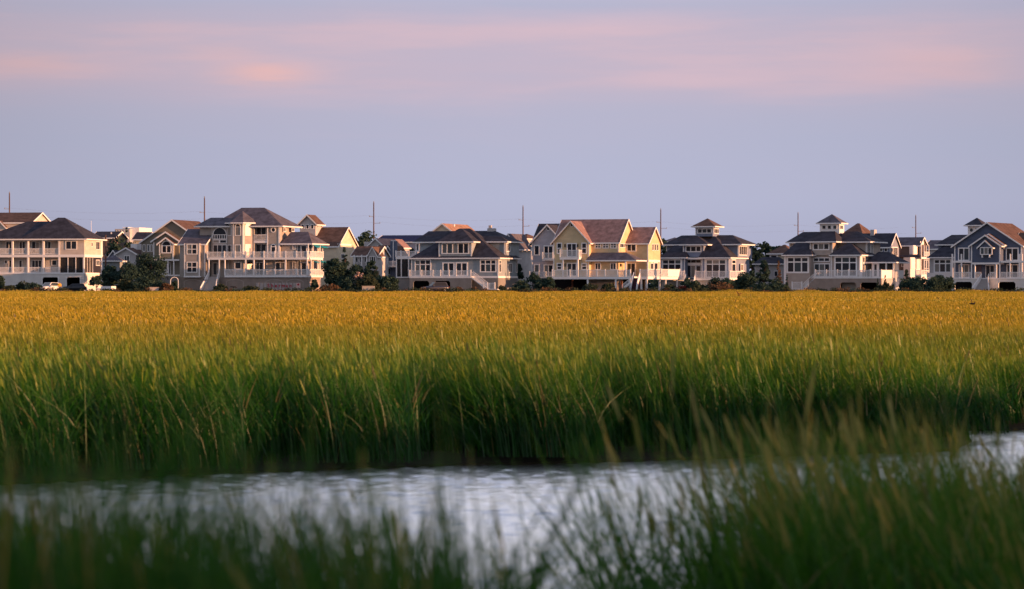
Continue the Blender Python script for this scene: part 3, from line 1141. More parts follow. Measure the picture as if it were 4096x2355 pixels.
def small_house(name, label, fr, D, x0, x1, depth, ye, yr, yb, roofm, wallm, kind='side', theta=20.0, wins=(), rwins=(), xp=None, group=None):
    """plain gabled or hipped house; x0, x1 on its front plane"""
    h = House(name, label, fr, x1, D, theta, group=group)
    if kind == 'side':
        h.side_gable(x0, x1, 0, depth, ye, yr, roofm, wallm, yb=yb)
    elif kind == 'front':
        h.front_gable(x0, x1, 0, depth, ye, yr, roofm, wallm, yb=yb, xp=xp)
    else:
        h.block('wall', wallm, x0, x1, 0, depth, ye, yb)
        u0, u1 = h.u(x0), h.u(x1)
        vm = depth / 2
        ins = min((u1 - u0) * .45, depth * .5)
        h.hip_u(u0 - .5, u1 + .5, -.5, depth + .5, h.z(ye), h.z(yr, (u0 + u1) / 2, vm), u0 + ins, u1 - ins, roofm)
    for w in wins:
        h.f.win(*w[:4], **(w[4] if len(w) > 4 else {}))
    if rwins:
        r = h.right(h.u(x1))
        for w in rwins:
            r.win(*w[:4], **(w[4] if len(w) > 4 else {}))
    return h

# ------------------------------------------------------------------ houses along the marsh
ZA = (0, 760, 3.467); ZB = (600, 760, 3.467); ZC = (1150, 760, 3.467); ZD = (1550, 780, 3.64)
ZE = (2050, 780, 3.619); ZF = (2580, 800, 3.832); ZH = (3496, 800, 3.832); ZGM = (3040, 800, 3.832)
TEAL = mat('teal_canvas', (0.015, 0.22, 0.26), 0.8, 0.1)
STEP = mat('stair_tread', (0.36, 0.33, 0.32), 0.8, 0.2, noise=0.1)
MAROON = mat('maroon_tread', (0.055, 0.022, 0.035), 0.8, 0.2, noise=0.1)
CONC = mat('concrete', (0.33, 0.31, 0.29), 0.9, 0.2, noise=0.12)


def arch_outline(f, x0, x1, y0, y1, material, w=0.12):
    """flat segmental arch frame on a wall"""
    a0, a1, z0, z1 = f.rect(x0, y0, x1, y1)
    m = MB()
    zs = z1 - (z1 - z0) * .22
    f.box(m, a0, a0 + w, 0, .07, 0, zs)
    f.box(m, a1 - w, a1, 0, .07, 0, zs)
    K = 8
    c = (a0 + a1) / 2; hw = (a1 - a0) / 2
    for k in range(K):
        q = []
        t0, t1 = -1 + 2 * k / K, -1 + 2 * (k + 1) / K
        for n in (0, .07):
            for t, dz in ((t0, 0), (t1, 0), (t1, -w), (t0, -w)):
                q.append(f.P(c + hw * t, n, zs + (z1 - zs) * (1 - t * t) + dz))
        m.add(q, [(0, 1, 2, 3), (7, 6, 5, 4), (0, 4, 5, 1), (1, 5, 6, 2), (2, 6, 7, 3), (3, 7, 4, 0)])
    return m.build('arch_trim', material, f.h.root)


def house_porches():
    h = House('porch_house', 'wide beige house with stacked white porches and charcoal hip roof, leftmost in the front row', ZA, 1168, 515)
    f = h.f
    r = h.right(0)
    V = h.v(1420)
    vs = h.v(1290)
    vb = 1.9
    b = h.front(vb)
    h.block('wall', S_BEIGE, -260, 812, vb, V, 690, 1165)
    h.block('wall', S_BEIGE, 812, 1168, vs, V, 926, 1165)
    h.block('wall', S_BEIGE, 812, 1168, 0.0, V, 690, 925)
    h.block('beam', WHITE, -260, 1172, -.06, vb, 680, 706)
    h.block('floor_band', WHITE, -260, 1172, -.08, V + .05, 902, 938)
    h.block('floor_band', WHITE, -260, 1172, -.1, V + .08, 1152, 1172)
    # ground floor
    f.opened_wall('ground_floor_wall', SLATW, -260, 1168, 1172, 1400, [(-150, 0, 1215), (585, 812, 1215), (920, 1116, 1215)])
    f.slats([(5, 580), (815, 915), (1120, 1165)], 1176, 1392, SLATW)
    h.ublock('ground_floor_wall', SLATW, -.25, -.0, 0.004, V, -.3, h.z(1172))
    r.slats([(1172, 1415)], 1176, 1392, SLATW)
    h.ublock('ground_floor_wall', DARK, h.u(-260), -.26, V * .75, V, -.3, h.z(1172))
    for x in (585, 812, 920, 1116):
        f.column(x, 1205, 1400, 0.16, 0.03)
    # porches
    for x in (172, 387, 600, 820):
        f.column(x, 700, 905, 0.3, -.1); f.column(x, 936, 1155, 0.3, -.1)
    f.column(1160, 936, 1155, 0.26, -.1)
    for x in (940, 1048):
        f.column(x, 936, 1155, 0.12, -.1)
    f.column(-50, 700, 1155, 0.3, -.1)
    for x0, x1 in ((-48, 160), (184, 375), (400, 588), (612, 808)):
        f.rail(x0, x1, 815, 898, n=-.1); f.rail(x0, x1, 1075, 1154, n=-.1)
    for x0, x1 in ((836, 934), (946, 1042), (1054, 1146)):
        f.piece('screen_panel', SCREEN, x0, 942, x1, 1152, -.14, -.12)
    for x0, x1 in ((1180, 1210), (1214, 1246), (1250, 1284)):
        r.piece('screen_panel', SCREEN, x0, 944, x1, 1150, -.05, -.03)
        r.column(x1 + 2, 940, 1152, .1, -.04)
    for x in (80, 265, 440, 620):
        b.win(x, 718, x + (90 if x != 440 else 110), 892, cols=2, name='glazed_door')
    for x in (120, 262, 440):
        b.win(x, 975, x + (48 if x != 440 else 140), 1150, cols=1 if x != 440 else 3, name='glazed_door')
    b.win(62, 975, 106, 1030); b.win(716, 975, 790, 1052)
    f.win(908, 708, 1068, 832, cols=2, tw=.14)
    r.win(1262, 725, 1284, 795); r.win(1326, 718, 1380, 836, cols=2); r.win(1330, 972, 1380, 1056, cols=2)
    r.piece('corner_board', WHITE, 1400, 700, 1420, 1165, 0, .05)
    h.hip(-330, 1200, -.6, V + .6, 684, 440, 380, 760, R_DARK)
    h.hip(260, 1194, -.58, V + .58, 683, 388, 805, 900, R_DARK, fascia=False)
    for x, y in ((1045, 480), (1085, 510)):
        u = h.u(x, V * .6)
        h.ublock('roof_vent', WHITE, u - .12, u + .12, V * .6, V * .6 + .24, h.z(y + 40, u, V * .6), h.z(y - 5, u, V * .6))


house_porches()


def house_olive():
    h = House('gabled_house', 'dark olive house with three nested gables and an arched window, beside the taupe deck house', ZB, 745, 548)
    h.front_gable(-118, 740, 0, 15, 716, 415, R_BROWN, S_OLIVE, yb=2000)
    g2 = h.front_gable(45, 402, -1.3, 3, 700, 582, R_BROWN, S_OLIVE, yb=965)
    g3 = h.front_gable(128, 322, -2.2, 0, 735, 662, R_BROWN, S_OLIVE, yb=965)
    f3 = h.front(-2.2)
    f3.win(160, 703, 300, 884, cols=2, arch=True, tw=.2)
    f3.piece('corner_board', WHITE, 126, 745, 142, 965, 0, .05); f3.piece('corner_board', WHITE, 312, 745, 328, 965, 0, .05)
    f2 = h.front(-1.3)
    f2.piece('corner_board', WHITE, 46, 720, 60, 965, 0, .05)
    for x in (-100, -40, 5):
        h.f.win(x, 760, x + 36, 860)
    h.block('porch_floor', WHITE, -60, 420, -2.6, 0, 1180, 1200)
    h.block('ground_floor_wall', SLATG, -60, 420, -2.4, 0, 1200, 1400)
    for x in (60, 150, 250, 330):
        h.front(-2.5).column(x, 985, 1180, .2)
    h.front(-2.5).rail(60, 230, 1105, 1180)
    h.block('porch_beam', WHITE, 50, 400, -2.6, -2.3, 965, 988)
    h.f.win(235, 1010, 290, 1175, name='glazed_door', cols=2)


house_olive()


def house_sherman():
    h = House('deck_house', 'large taupe house with two long white decks and a turret bay, above a lettered fence', ZB, 1795, 520)
    f = h.f
    r = h.right(0)
    V = h.v(2040)
    vd = -2.7                       # deck front
    d = h.front(vd)
    # main body
    h.block('wall', S_TAUPE, 846, 1795, 1.5, V, 505, 1215)
    h.block('wall', S_TAUPE, 846, 1444, 0, 1.5, 505, 970)
    h.block('wall', S_TAUPE, 1622, 1795, 0, 1.5, 505, 970)
    h.block('wall', S_TAUPE, 846, 1795, 0, 1.5, 971, 1215)
    h.block('balcony_floor', WHITE, 1444, 1622, 0.0, 1.5, 706, 740)
    f.rail(1446, 1620, 622, 704)
    rc = h.front(1.5)
    rc.win(1478, 520, 1612, 704, cols=2, name='glazed_door'); rc.win(1470, 752, 1612, 940, cols=2, name='glazed_door')
    # roofs
    h.hip(812, 1840, -.6, V + .6, 505, 250, 1270, 1585, R_GREY)
    h.hip(612, 1150, -.58, V - 1.5, 506, 388, 842, 1010, R_GREY)
    h.block('wall', S_TAUPE, 690, 848, .4, V - 2, 508, 1215)
    # left shoulder, eave a little lower
    f.win(868, 520, 1066, 690, cols=6, arch=True, tw=.14, name='arched_window')
    f.win(872, 694, 965, 744, cols=1); f.win(966, 694, 1064, 744, cols=1)
    f.win(874, 762, 1064, 935, cols=3, name='glazed_door')
    f.round_win(1710, 558, 36)
    f.win(1674, 752, 1748, 885, arch=True, tw=.14)
    r.win(1848, 525, 1884, 585, cols=2); r.win(1962, 530, 1998, 585, cols=2)
    f.piece('corner_board', WHITE, 1780, 510, 1800, 970, 0, .05); f.piece('corner_board', WHITE, 1622, 510, 1636, 970, 0, .05)
    # turret bay
    q = 1.5
    uB, uC = h.u(1150, -q), h.u(1290, -q)
    uA, uD = uB - q, uC + q / math.tan(R(51))
    zt, zb = h.z(458), -.2
    m = MB().prism([(uA, 0.3), (uA, 0), (uB, -q), (uC, -q), (uD, 0), (uD, .3)], 'z', zb, zt)
    m.build('bay_wall', S_TAUPE, h.root)
    e = .55
    ze = zt + .02
    ring = [(uA - e, .2), (uA - e, -.25), (uB - .25, -q - e), (uC + .25, -q - e), (uD + e, -.25), (uD + e, .2), (uD + e, 1.6), (uA - e, 1.6)]
    ap = (h.u(1285, 1.0), 1.0, h.z(290, 0, 1.0))
    m = MB()
    n = len(ring)
    m.add([(x, y, ze) for x, y in ring] + [ap], [(i, (i + 1) % n, n) for i in range(n)] + [tuple(range(n - 1, -1, -1))])
    tr = m.build('turret_roof', R_GREY, h.root)
    m = MB()
    for i in range(5):
        p, t = ring[i], ring[i + 1]
        m.bar((p[0], p[1], ze - .08), (t[0], t[1], ze - .08), .08, .22)
    m.build('fascia', WHITE, tr)
    L = math.hypot(q, q)
    fl, ff, fr_ = h.face(uA, 0, -45), h.front(-q), h.face(uC, -q, 51)
    fl.win(1080, 480, 1130, 640, tw=.1); fl.win(1082, 765, 1128, 930, tw=.1)
    ff.win(1176, 472, 1260, 640, arch=True, tw=.12); ff.win(1176, 762, 1260, 935, tw=.12)
    fr_.win(1316, 462, 1398, 640, arch=True, tw=.1); fr_.win(1318, 756, 1396, 935, tw=.1)
    ff.win(1172, 1002, 1268, 1105, tw=.14); fr_.win(1340, 985, 1428, 1185, tw=.1, name='glazed_door')
    for fc, x in ((ff, 1156), (ff, 1284), (fr_, 1300), (fr_, 1428), (fl, 1070)):
        fc.piece('corner_board', WHITE, x - 6, 460, x + 6, 960, 0, .05)
    # lower floor openings under the deck
    for x0, x1, c in ((1466, 1622, 3), (1738, 1874, 2)):
        f.win(x0, 1006, x1, 1188, cols=c, name='glazed_door')
    f.win(872, 1010, 935, 1188, name='glazed_door')
    f.win(1085, 1010, 1130, 1100)
    # left wing
    vl = -2.3
    h.side_gable(412, 768, vl, 7.5, 742, 545, R_GREY, S_TAUPE, yb=1215, over=.3)
    lf = h.front(vl - .6)
    h.block('bay_wall', S_TAUPE, 474, 690, vl - .6, vl, 745, 1215)
    lf.win(508, 752, 656, 900, cols=2, rows=2, tw=.16); lf.win(508, 1000, 656, 1152, cols=2, rows=2, tw=.16)
    for x in (480, 684):
        lf.piece('corner_board', WHITE, x - 7, 745, x + 7, 1215, 0, .05)
    h.front(vl).piece('corner_board', WHITE, 755, 745, 768, 1215, 0, .05)
    h.block('floor_band', WHITE, 466, 696, vl - .66, vl - .0, 1196, 1216)
    # annex at the right
    va = 0.9
    Va = 8.2
    h.block('wall', S_TAUPE, 1828, 2186, va, Va, 748, 1215)
    h.hip(1812, 2250, va - 1.2, Va + .9, 748, 585, 1955, 2195, R_GREY, vr=4.2)
    fa = h.front(va)
    fa.win(1978, 760, 2022, 832, cols=2, tw=.13); fa.win(2094, 770, 2176, 940, tw=.13, name='glazed_door'); fa.win(2050, 765, 2086, 940, tw=.05)
    fa.win(1975, 1000, 2025, 1110, cols=2, tw=.1); fa.win(2094, 1010, 2176, 1188, tw=.13, name='glazed_door'); fa.win(2050, 985, 2086, 1188, tw=.05)
    ua = h.u(2186, va)
    ra = h.right(ua)
    ra.win(2200, 765, 2240, 935, tw=.06); ra.win(2262, 770, 2330, 935, tw=.1, name='glazed_door')
    ra.win(2200, 990, 2240, 1180, tw=.06); ra.win(2262, 995, 2330, 1180, tw=.1, name='glazed_door')
    # decks
    uR = h.u(2182, vd)
    zu0, zu1 = h.z(972), h.z(944)
    zl0, zl1 = h.z(1216), h.z(1190)
    uL = h.u(792, vd)
    uL2 = h.u(1035, vd)
    vEnd = h.right(uR).a(2400)
    for nm, u0, z0, z1 in (('upper_deck', uL, zu0, zu1), ('lower_deck', uL2, zl0, zl1)):
        m = MB().box(u0, uR, vd - .05, va + .0, z0, z1)
        m.box(ua + .003, uR, va, vEnd, z0, z1)
        m.build(nm, WHITE, h.root)
    d.rail(794, 2180, 860, 944, posts=(794, 1030, 1180, 1330, 1438, 1578, 1730, 1880, 2030, 2180))
    d.rail(1038, 2180, 1105, 1190, posts=(1180, 1730, 2030))
    rr = h.right(uR)
    rr.rail(2184, 2400, 858, 944, posts=(2290, 2400)); rr.rail(2184, 2400, 1103, 1190, posts=(2290, 2400))
    for x in (815, 960, 1038, 1325, 1440, 1580, 1880, 2180):
        d.column(x, 972, 1192, .2, -.02)
    for x in (2240, 2330, 2398):
        rr.column(x, 972, 1192, .16, -.1)
    for x in (2200, 2262, 2330, 2398):
        rr.column(x, 750, 945, .14, -.1)
    for x0, x1, y0, y1 in ((2258, 2330, 760, 800), (2350, 2420, 770, 805), (2262, 2310, 985, 1010), (2350, 2420, 985, 1015)):
        a0, a1, z0, z1 = rr.rect(x0, y0, x1, y1)
        m = MB()
        qd = [rr.P(a0, -.15, z1), rr.P(a1, -.15, z1), rr.P(a1, .75, z0), rr.P(a0, .75, z0)]
        m.slab(qd, .06)
        m.build('awning', TEAL, h.root)
    # ground floor
    h.block('ground_floor_wall', SLATB, 404, 790, vl + .05, 0, 1217, 1400)
    g = h.front(vd + .3)
    h.block('ground_floor_wall', SLATB, 1000, 2186, vd + .3, 0, 1217, 1400)
    h.ublock('ground_floor_wall', SLATB, ua - .5, uR - .3, va, vEnd - .4, -.3, zl0)
    h.block('ground_floor_wall', SLATB, 790, 1000, -.4, 0, 1217, 1400)
    g.slats([(1002, 2184)], 1222, 1392, SLATB)
    h.front(vl + .05).slats([(406, 788)], 1222, 1392, SLATB)
    ARCH = mat('arch_trim_paint', (0.40, 0.34, 0.31), 0.7, 0.2)
    for x0, x1 in ((1055, 1300), (1605, 1845), (1890, 2128)):
        arch_outline(g, x0, x1, 1238, 1392, ARCH)
    arch_outline(h.front(vl + .05), 470, 715, 1238, 1392, ARCH)
    h.front_stair('staircase', 824, 960, 1190, 700, 905, 1400, vd, 4.4, 14, STEP)


house_sherman()


def house_turret_back():
    h = House('cream_house', 'cream house with a windowed gabled cupola behind the taupe deck house', ZC, 690, 562)
    o, (u0, u1, v0, v1, ze, zr) = h.side_gable(250, 690, 0, h.v(962, h.u(690)), 772, 520, R_BROWN, S_CREAM, yb=2000)
    h.front(2.0)
    h.front_gable(172, 388, 2.2, 6.6, 452, 345, R_BROWN, S_PALE, yb=640, over=.5)
    c = h.front(2.2)
    for x in (188, 254, 320):
        c.win(x, 480, x + 48, 548, tw=.13)
    cr = h.right(h.u(388, 2.2))
    cr.win(408, 485, 424, 520, tw=.06); cr.win(460, 485, 478, 520, tw=.06)
    r = h.right(u1)
    r.win(760, 785, 806, 840, cols=2)
    r.piece('floor_band', WHITE, 695, 752, 880, 775, 0, .08)
    r.win(740, 890, 790, 960)


house_turret_back()


def houses_middle_back():
    h = small_house('cottage', 'small pale cottage with brown roof and front gable, behind the dark pines', ZC, 548, 905, 1242, 6.5, 905, 785, 2000, R_BROWN, S_PALE)
    h.front_gable(1120, 1240, -.9, 3, 900, 792, R_BROWN, S_PALE, yb=2000, over=.25)
    f = h.f
    for x in (945, 1000, 1062):
        f.win(x, 930, x + 36, 1010, tw=.1)
    h.front(-.9).win(1135, 925, 1225, 1010, cols=3)
    for x in (925, 1030, 1098):
        h.front(-1.0).column(x, 905, 1180, .2)
    h = small_house('rose_roof_house', 'pale house with a rose brown gable roof behind the pale cottage', ZC, 585, 1120, 1330, 16, 772, 672, 2000, R_ROSE, S_PALE, kind='front')
    h.block('flat_wing', S_PALE, 1062, 1125, 1, 6, 722, 2000)
    h = House('blue_cottage', 'navy blue cottage with a tall white-edged chimney and small balcony', ZC, 1466, 556)
    h.front_gable(1335, 1466, 0, 8, 880, 775, R_BROWN, S_BLUE, yb=2000)
    h.side_gable(1215, 1338, 1.5, 7, 890, 770, R_BROWN, S_BLUE, yb=2000)
    c = h.block('chimney', S_BLUE, 1424, 1500, -.7, .3, 712, 2000)
    h.block('chimney_cap', WHITE, 1436, 1490, -.6, .2, 704, 712, parent=c)
    h.front(-.72).piece('corner_board', WHITE, 1462, 715, 1472, 1050, 0, .06)
    h.block('balcony_floor', WHITE, 1290, 1505, -2.2, -.75, 1062, 1075)
    h.front(-2.2).rail(1290, 1505, 990, 1062, posts=(1292, 1345, 1460))
    h.front(0).win(1360, 1085, 1430, 1180, cols=2, name='glazed_door')
    for x in (1305, 1345):
        h.front(-2.1).column(x, 905, 1062, .14)


houses_middle_back()


def house_grey():
    h = House('grey_house', 'grey house with five-window dormer and white side staircase, a dark car in front', ZD, 1610, 520)
    f = h.f
    r = h.right(0)
    V = h.v(1890)
    h.block('wall', S_GREY, 345, 1610, 0, V, 925, 1216)
    # ground floor
    vd = -2.2
    d = h.front(vd)
    d.opened_wall('ground_floor_wall', SLATG, 322, 1225, 1216, 1400, [(375, 606, 1255), (680, 912, 1255)])
    h.block('ground_floor_wall', SLATG, 1228, 1610, .02, V, 1217, 1400)
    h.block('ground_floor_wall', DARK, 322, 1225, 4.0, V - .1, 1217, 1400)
    d.slats([(915, 1222)], 1222, 1392, SLATG)
    h.f.slats([(1230, 1608)], 1222, 1392, SLATG, n=-.0)
    r.slats([(1614, 1885)], 1222, 1392, SLATG, n=.0)
    r.column(1640, 1255, 1400, .0)
    h.block('floor_band', WHITE, 320, 1614, -.06, V + .05, 1186, 1214)
    h.deck(318, 1214, vd - .05, -.07, 1190, 1215)
    d.rail(320, 1212, 1105, 1190, posts=(322, 495, 660, 770, 895, 1000, 1210))
    h.stair('staircase', ((1212, 1200), (1452, 1385)), vd - .02, vd + 1.3, 13)
    h.front(vd).rail(1452, 1560, 1285, 1372, posts=(1395, 1452, 1560))
    h.block('landing', WHITE, 1445, 1600, vd, vd + 1.4, 1372, 1384)
    # openings
    for x in (395, 1345):
        f.win(x, 943, x + 240, 1132 if x > 1000 else 1190, cols=3, split=.36 if x > 1000 else .3, tw=.2)
    for x in (798, 990):
        f.win(x, 982, x + 180, 1188, cols=2, tw=.24, name='glazed_door')
    r.win(1622, 955, 1650, 1132, tw=.1, split=.3); r.win(1762, 995, 1812, 1136, cols=2); r.win(1868, 950, 1890, 1136)
    f.piece('corner_board', WHITE, 1600, 928, 1616, 1186, 0, .05); f.piece('corner_board', WHITE, 345, 928, 360, 1186, 0, .05)
    # lower roof and dormer
    h.hip(322, 1636, -.6, V + .6, 922, 492, 1060, 1200, R_DARK)
    vm = -.25
    dm = h.front(vm)
    h.block('dormer_wall', S_GREY, 752, 1222, vm, 5, 690, 908)
    h.hip(704, 1252, vm - .7, 6.4, 684, 494, 1040, 1085, R_DARK, vr=3.6)
    dm.win(786, 702, 1188, 866, cols=5, tw=.2)
    dm.piece('corner_board', WHITE, 745, 690, 762, 912, 0, .05); dm.piece('corner_board', WHITE, 1212, 690, 1228, 912, 0, .05)
    # rear wings
    vr = 4.6
    h.block('wall', S_GREY, 470, 1722, vr, V + 1.5, 690, 930)
    h.hip(368, 1745, vr - .7, V + 2.2, 686, 528, 600, 1560, R_DARK)
    rr = h.right(h.u(1722, vr))
    rr.win(1730, 705, 1784, 832, cols=3, tw=.14)
    b = h.front(vr)
    b.piece('corner_board', WHITE, 1696, 690, 1712, 905, 0, .05); b.win(412, 705, 462, 830, cols=1, tw=.2)
    # screened side porch with roof deck
    vp = 2.5
    pf = h.front(vp)
    h.block('porch_floor', WHITE, 122, 330, vp, 9, 1196, 1212)
    h.block('ground_floor_wall', SLATG, 126, 330, vp + .2, 9, 1213, 1400)
    h.block('porch_ceiling', WHITE, 118, 420, vp - .05, 9, 905, 938)
    pf.rail(120, 420, 822, 905, posts=(122, 195, 300, 410))
    for x in (130, 200, 306):
        pf.column(x, 936, 1198, .2, -.1)
    for x0, x1 in ((136, 194), (206, 300)):
        pf.piece('screen_panel', SCREEN, x0, 940, x1, 1194, -.12, -.1)
    h.block('wall', S_GREY, 135, 340, 7.5, 9, 940, 1195)
    c = h.block('chimney', S_PALE, 1452, 1552, 8, 9.2, 490, 560)
    u = h.u(1495, 8.5)
    h.ublock('flue', mat('galvanised', (.55, .45, .4), .5, .4), u - .25, u + .25, 8.3, 8.8, h.z(495, u, 8.5), h.z(448, u, 8.5), parent=c)


house_grey()


def houses_behind_grey():
    h = small_house('tan_roof_house', 'house with a sunlit tan gable roof rising behind the grey dormer house', ZD, 575, 668, 935, 15, 522, 418, 2000, R_TAN, S_CREAM, kind='front')
    for x, m in ((912, DARK), (960, WHITE)):
        u = h.u(x, 5)
        h.ublock('roof_vent', m, u - .2, u + .2, 5, 5.4, h.z(500, u, 5), h.z(432, u, 5))
    h = small_house('white_gable_house', 'narrow house end with a white rake just beyond the grey house', ZD, 548, 1660, 1862, 9, 745, 566, 2000, R_GREY, S_PALE, kind='front', wins=((1790, 790, 1822, 850),))
    h = small_house('pink_lit_house', 'pale distant house beside the tall pole with a lamp arm', ZD, 620, 1842, 2010, 9, 640, 572, 2000, R_BROWN, S_PALE, kind='hip', wins=((1880, 590, 1900, 660),))


houses_behind_grey()


def house_yellow():
    h = House('yellow_house', 'tall yellow house with rose roof, front balcony and white deck on piles', ZE, 1110, 520)
    f = h.f
    # front gable block
    h.front_gable(592, 1108, 0, 6, 668, 380, R_ROSE, S_YELLOW, yb=1190, over=.45)
    f.piece('corner_board', WHITE, 592, 690, 606, 1186, 0, .05); f.piece('corner_board', WHITE, 1094, 690, 1110, 1186, 0, .05)
    # main body, ridge along the front
    v0 = 1.2
    v1 = 10.4
    o, (u0, u1, _, _, ze, zr) = h.side_gable(612, 1535, v0, v1, 672, 358, R_ROSE, S_YELLOW, yb=1190)
    c = h.front(v0)
    for x in (1190, 1302, 1414):
        c.win(x, 698, x + 94, 780, cols=2, rows=2, tw=.17)
    rm = h.right(u1)
    rm.win(1552, 705, 1630, 770, cols=3, tw=.1)
    c.piece('corner_board', WHITE, 1525, 685, 1540, 830, 0, .05)
    # right wing
    vw = rm.a(1638)
    o, (w0, w1, _, vw1, _, _) = h.side_gable(1560, 1962, vw, vw + 7.0, 684, 470, R_ROSE, S_YELLOW, yb=1190)
    w = h.front(vw)
    w.win(1652, 702, 1792, 824, cols=2, tw=.17); w.win(1652, 988, 1784, 1188, cols=2, tw=.17, name='glazed_door')
    rw = h.right(w1)
    for x in (2022, 2056, 2090):
        rw.win(x - 4, 712, x + 18, 812, tw=.1)
    w.piece('corner_board', WHITE, 1952, 690, 1966, 1186, 0, .05)
    rw.piece('floor_band', WHITE, 1966, 945, 2130, 975, 0, .1)
    rw.win(1995, 985, 2035, 1090, tw=.16); rw.win(2045, 980, 2100, 1190, tw=.16, name='glazed_door')
    # gable windows
    for y0, y1 in ((695, 858), (988, 1090)):
        f.win(640, y0, 718, y1, rows=2, tw=.17); f.win(998, y0, 1078, y1, rows=2, tw=.17)
    f.win(786, 700, 932, 905, cols=2, tw=.19, name='glazed_door'); f.win(786, 986, 932, 1186, cols=2, tw=.19, name='glazed_door')
    f.round_win(860, 440, 28)
    lamp = mat('black_metal', (.02, .02, .02), .5, .4)
    for x, y in ((762, 740), (946, 740), (762, 1020), (1560, 1020)):
        (f if x < 1500 else rm).piece('wall_lantern', lamp, x - 7, y - 22, x + 7, y + 22, 0, .2)
    c.win(1192, 985, 1280, 1090, cols=2, tw=.15); c.win(1414, 985, 1502, 1090, cols=2, tw=.15)
    # balcony
    vb = -1.5
    b = h.front(vb)
    h.block('balcony_floor', WHITE, 684, 962, vb - .05, -.003, 906, 940)
    b.rail(684, 960, 802, 906, posts=(686, 958))
    h.right(h.u(960, vb)).rail(962, 998, 802, 906)
    for x in (732, 944):
        h.front(vb + .15).column(x, 938, 1186, .26)
    # porch roof
    h.hip(1058, 1790, -1.2, 4.6, 950, 835, 1140, 1640, R_GREY, vr=1.25)
    h.front(-1.0).column(1636, 955, 1186, .24)
    # deck on piles
    vd = -2.3
    d = h.front(vd)
    h.deck(572, 1738, vd - .05, v0, 1186, 1224)
    d.rail(574, 1706, 1090, 1184, posts=(576, 830, 1075, 1225, 1340, 1520, 1704))
    for x in (586, 1086, 1492, 1694):
        d.column(x, 1224, 1400, .3, -.2, name='pile')
    for x in (866, 1290, 1580):
        h.front(3.0).column(x, 1224, 1400, .28, material=mat('timber_pile', (.22, .10, .07), .9, .1), name='pile')
    h.block('ground_floor_wall', S_TAN, 1100, 1480, 1.5, 6, 1225, 1400)
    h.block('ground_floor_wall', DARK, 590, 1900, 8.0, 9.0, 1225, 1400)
    # stair
    h.front_stair('staircase', 1760, 1840, 1190, 1716, 1790, 1400, vd + .2, 3.6, 13, MAROON)
    h.stair('side_staircase', ((1705, 1270), (1585, 1370)), vd - 1.6, vd - .6, 6, rail_h=.7, rails=(True, False))
    # right deck
    ve = 0.4
    e = h.front(ve)
    ue = h.u(1958, ve)
    vE = h.right(ue).a(2420)
    MB().box(h.u(1842, ve), ue, ve, vE, h.z(1226), h.z(1190)).build('deck', WHITE, h.root)
    e.rail(1844, 1956, 1085, 1190, posts=(1846, 1956))
    re = h.right(ue)
    re.rail(1962, 2246, 1078, 1190, posts=(2150,)); re.rail(2250, 2420, 1080, 1192, solid=True, posts=(2420,))
    for x in (1858, 1936):
        e.column(x, 1226, 1400, .3, -.25, name='pile')
    for x in (2144, 2230, 2400):
        re.column(x, 1226, 1400, .3, -.25, name='pile')
    for x in (1956, 2040, 2118):
        h.front(vw - 2.0 if x < 2000 else vw).column(x, 975, 1190, .22) if x < 2000 else rw.column(x, 975, 1190, .2, .1)


house_yellow()


def house_mauve():
    h = House('mauve_house', 'mauve grey gabled house with small balcony, tucked behind the yellow house', ZE, 745, 538)
    f = h.f
    h.front_gable(276, 744, 0, 6, 682, 432, R_DARK, S_MAUVE, yb=2000, over=.45)
    h.side_gable(300, 900, 1.5, 9.5, 690, 418, R_DARK, S_MAUVE, yb=2000)
    f.round_win(518, 495, 28)
    f.win(310, 728, 392, 880, tw=.18); f.win(450, 735, 592, 930, cols=2, tw=.18, name='glazed_door')
    f.win(310, 1006, 392, 1130, tw=.18); f.win(450, 1010, 592, 1190, cols=2, tw=.18, name='glazed_door')
    f.piece('corner_board', WHITE, 276, 690, 290, 1190, 0, .05)
    h.block('balcony_floor', WHITE, 428, 600, -1.5, -.003, 930, 955)
    h.front(-1.5).rail(430, 600, 842, 932, posts=(432, 580))
    h.block('deck', WHITE, 240, 600, -2.2, -.003, 1186, 1210)
    h.front(-2.2).rail(242, 600, 1118, 1186, posts=(244, 380, 480))
    h.block('ground_floor_wall', SLATG, 280, 740, .2, 6, 1211, 1400)


house_mauve()


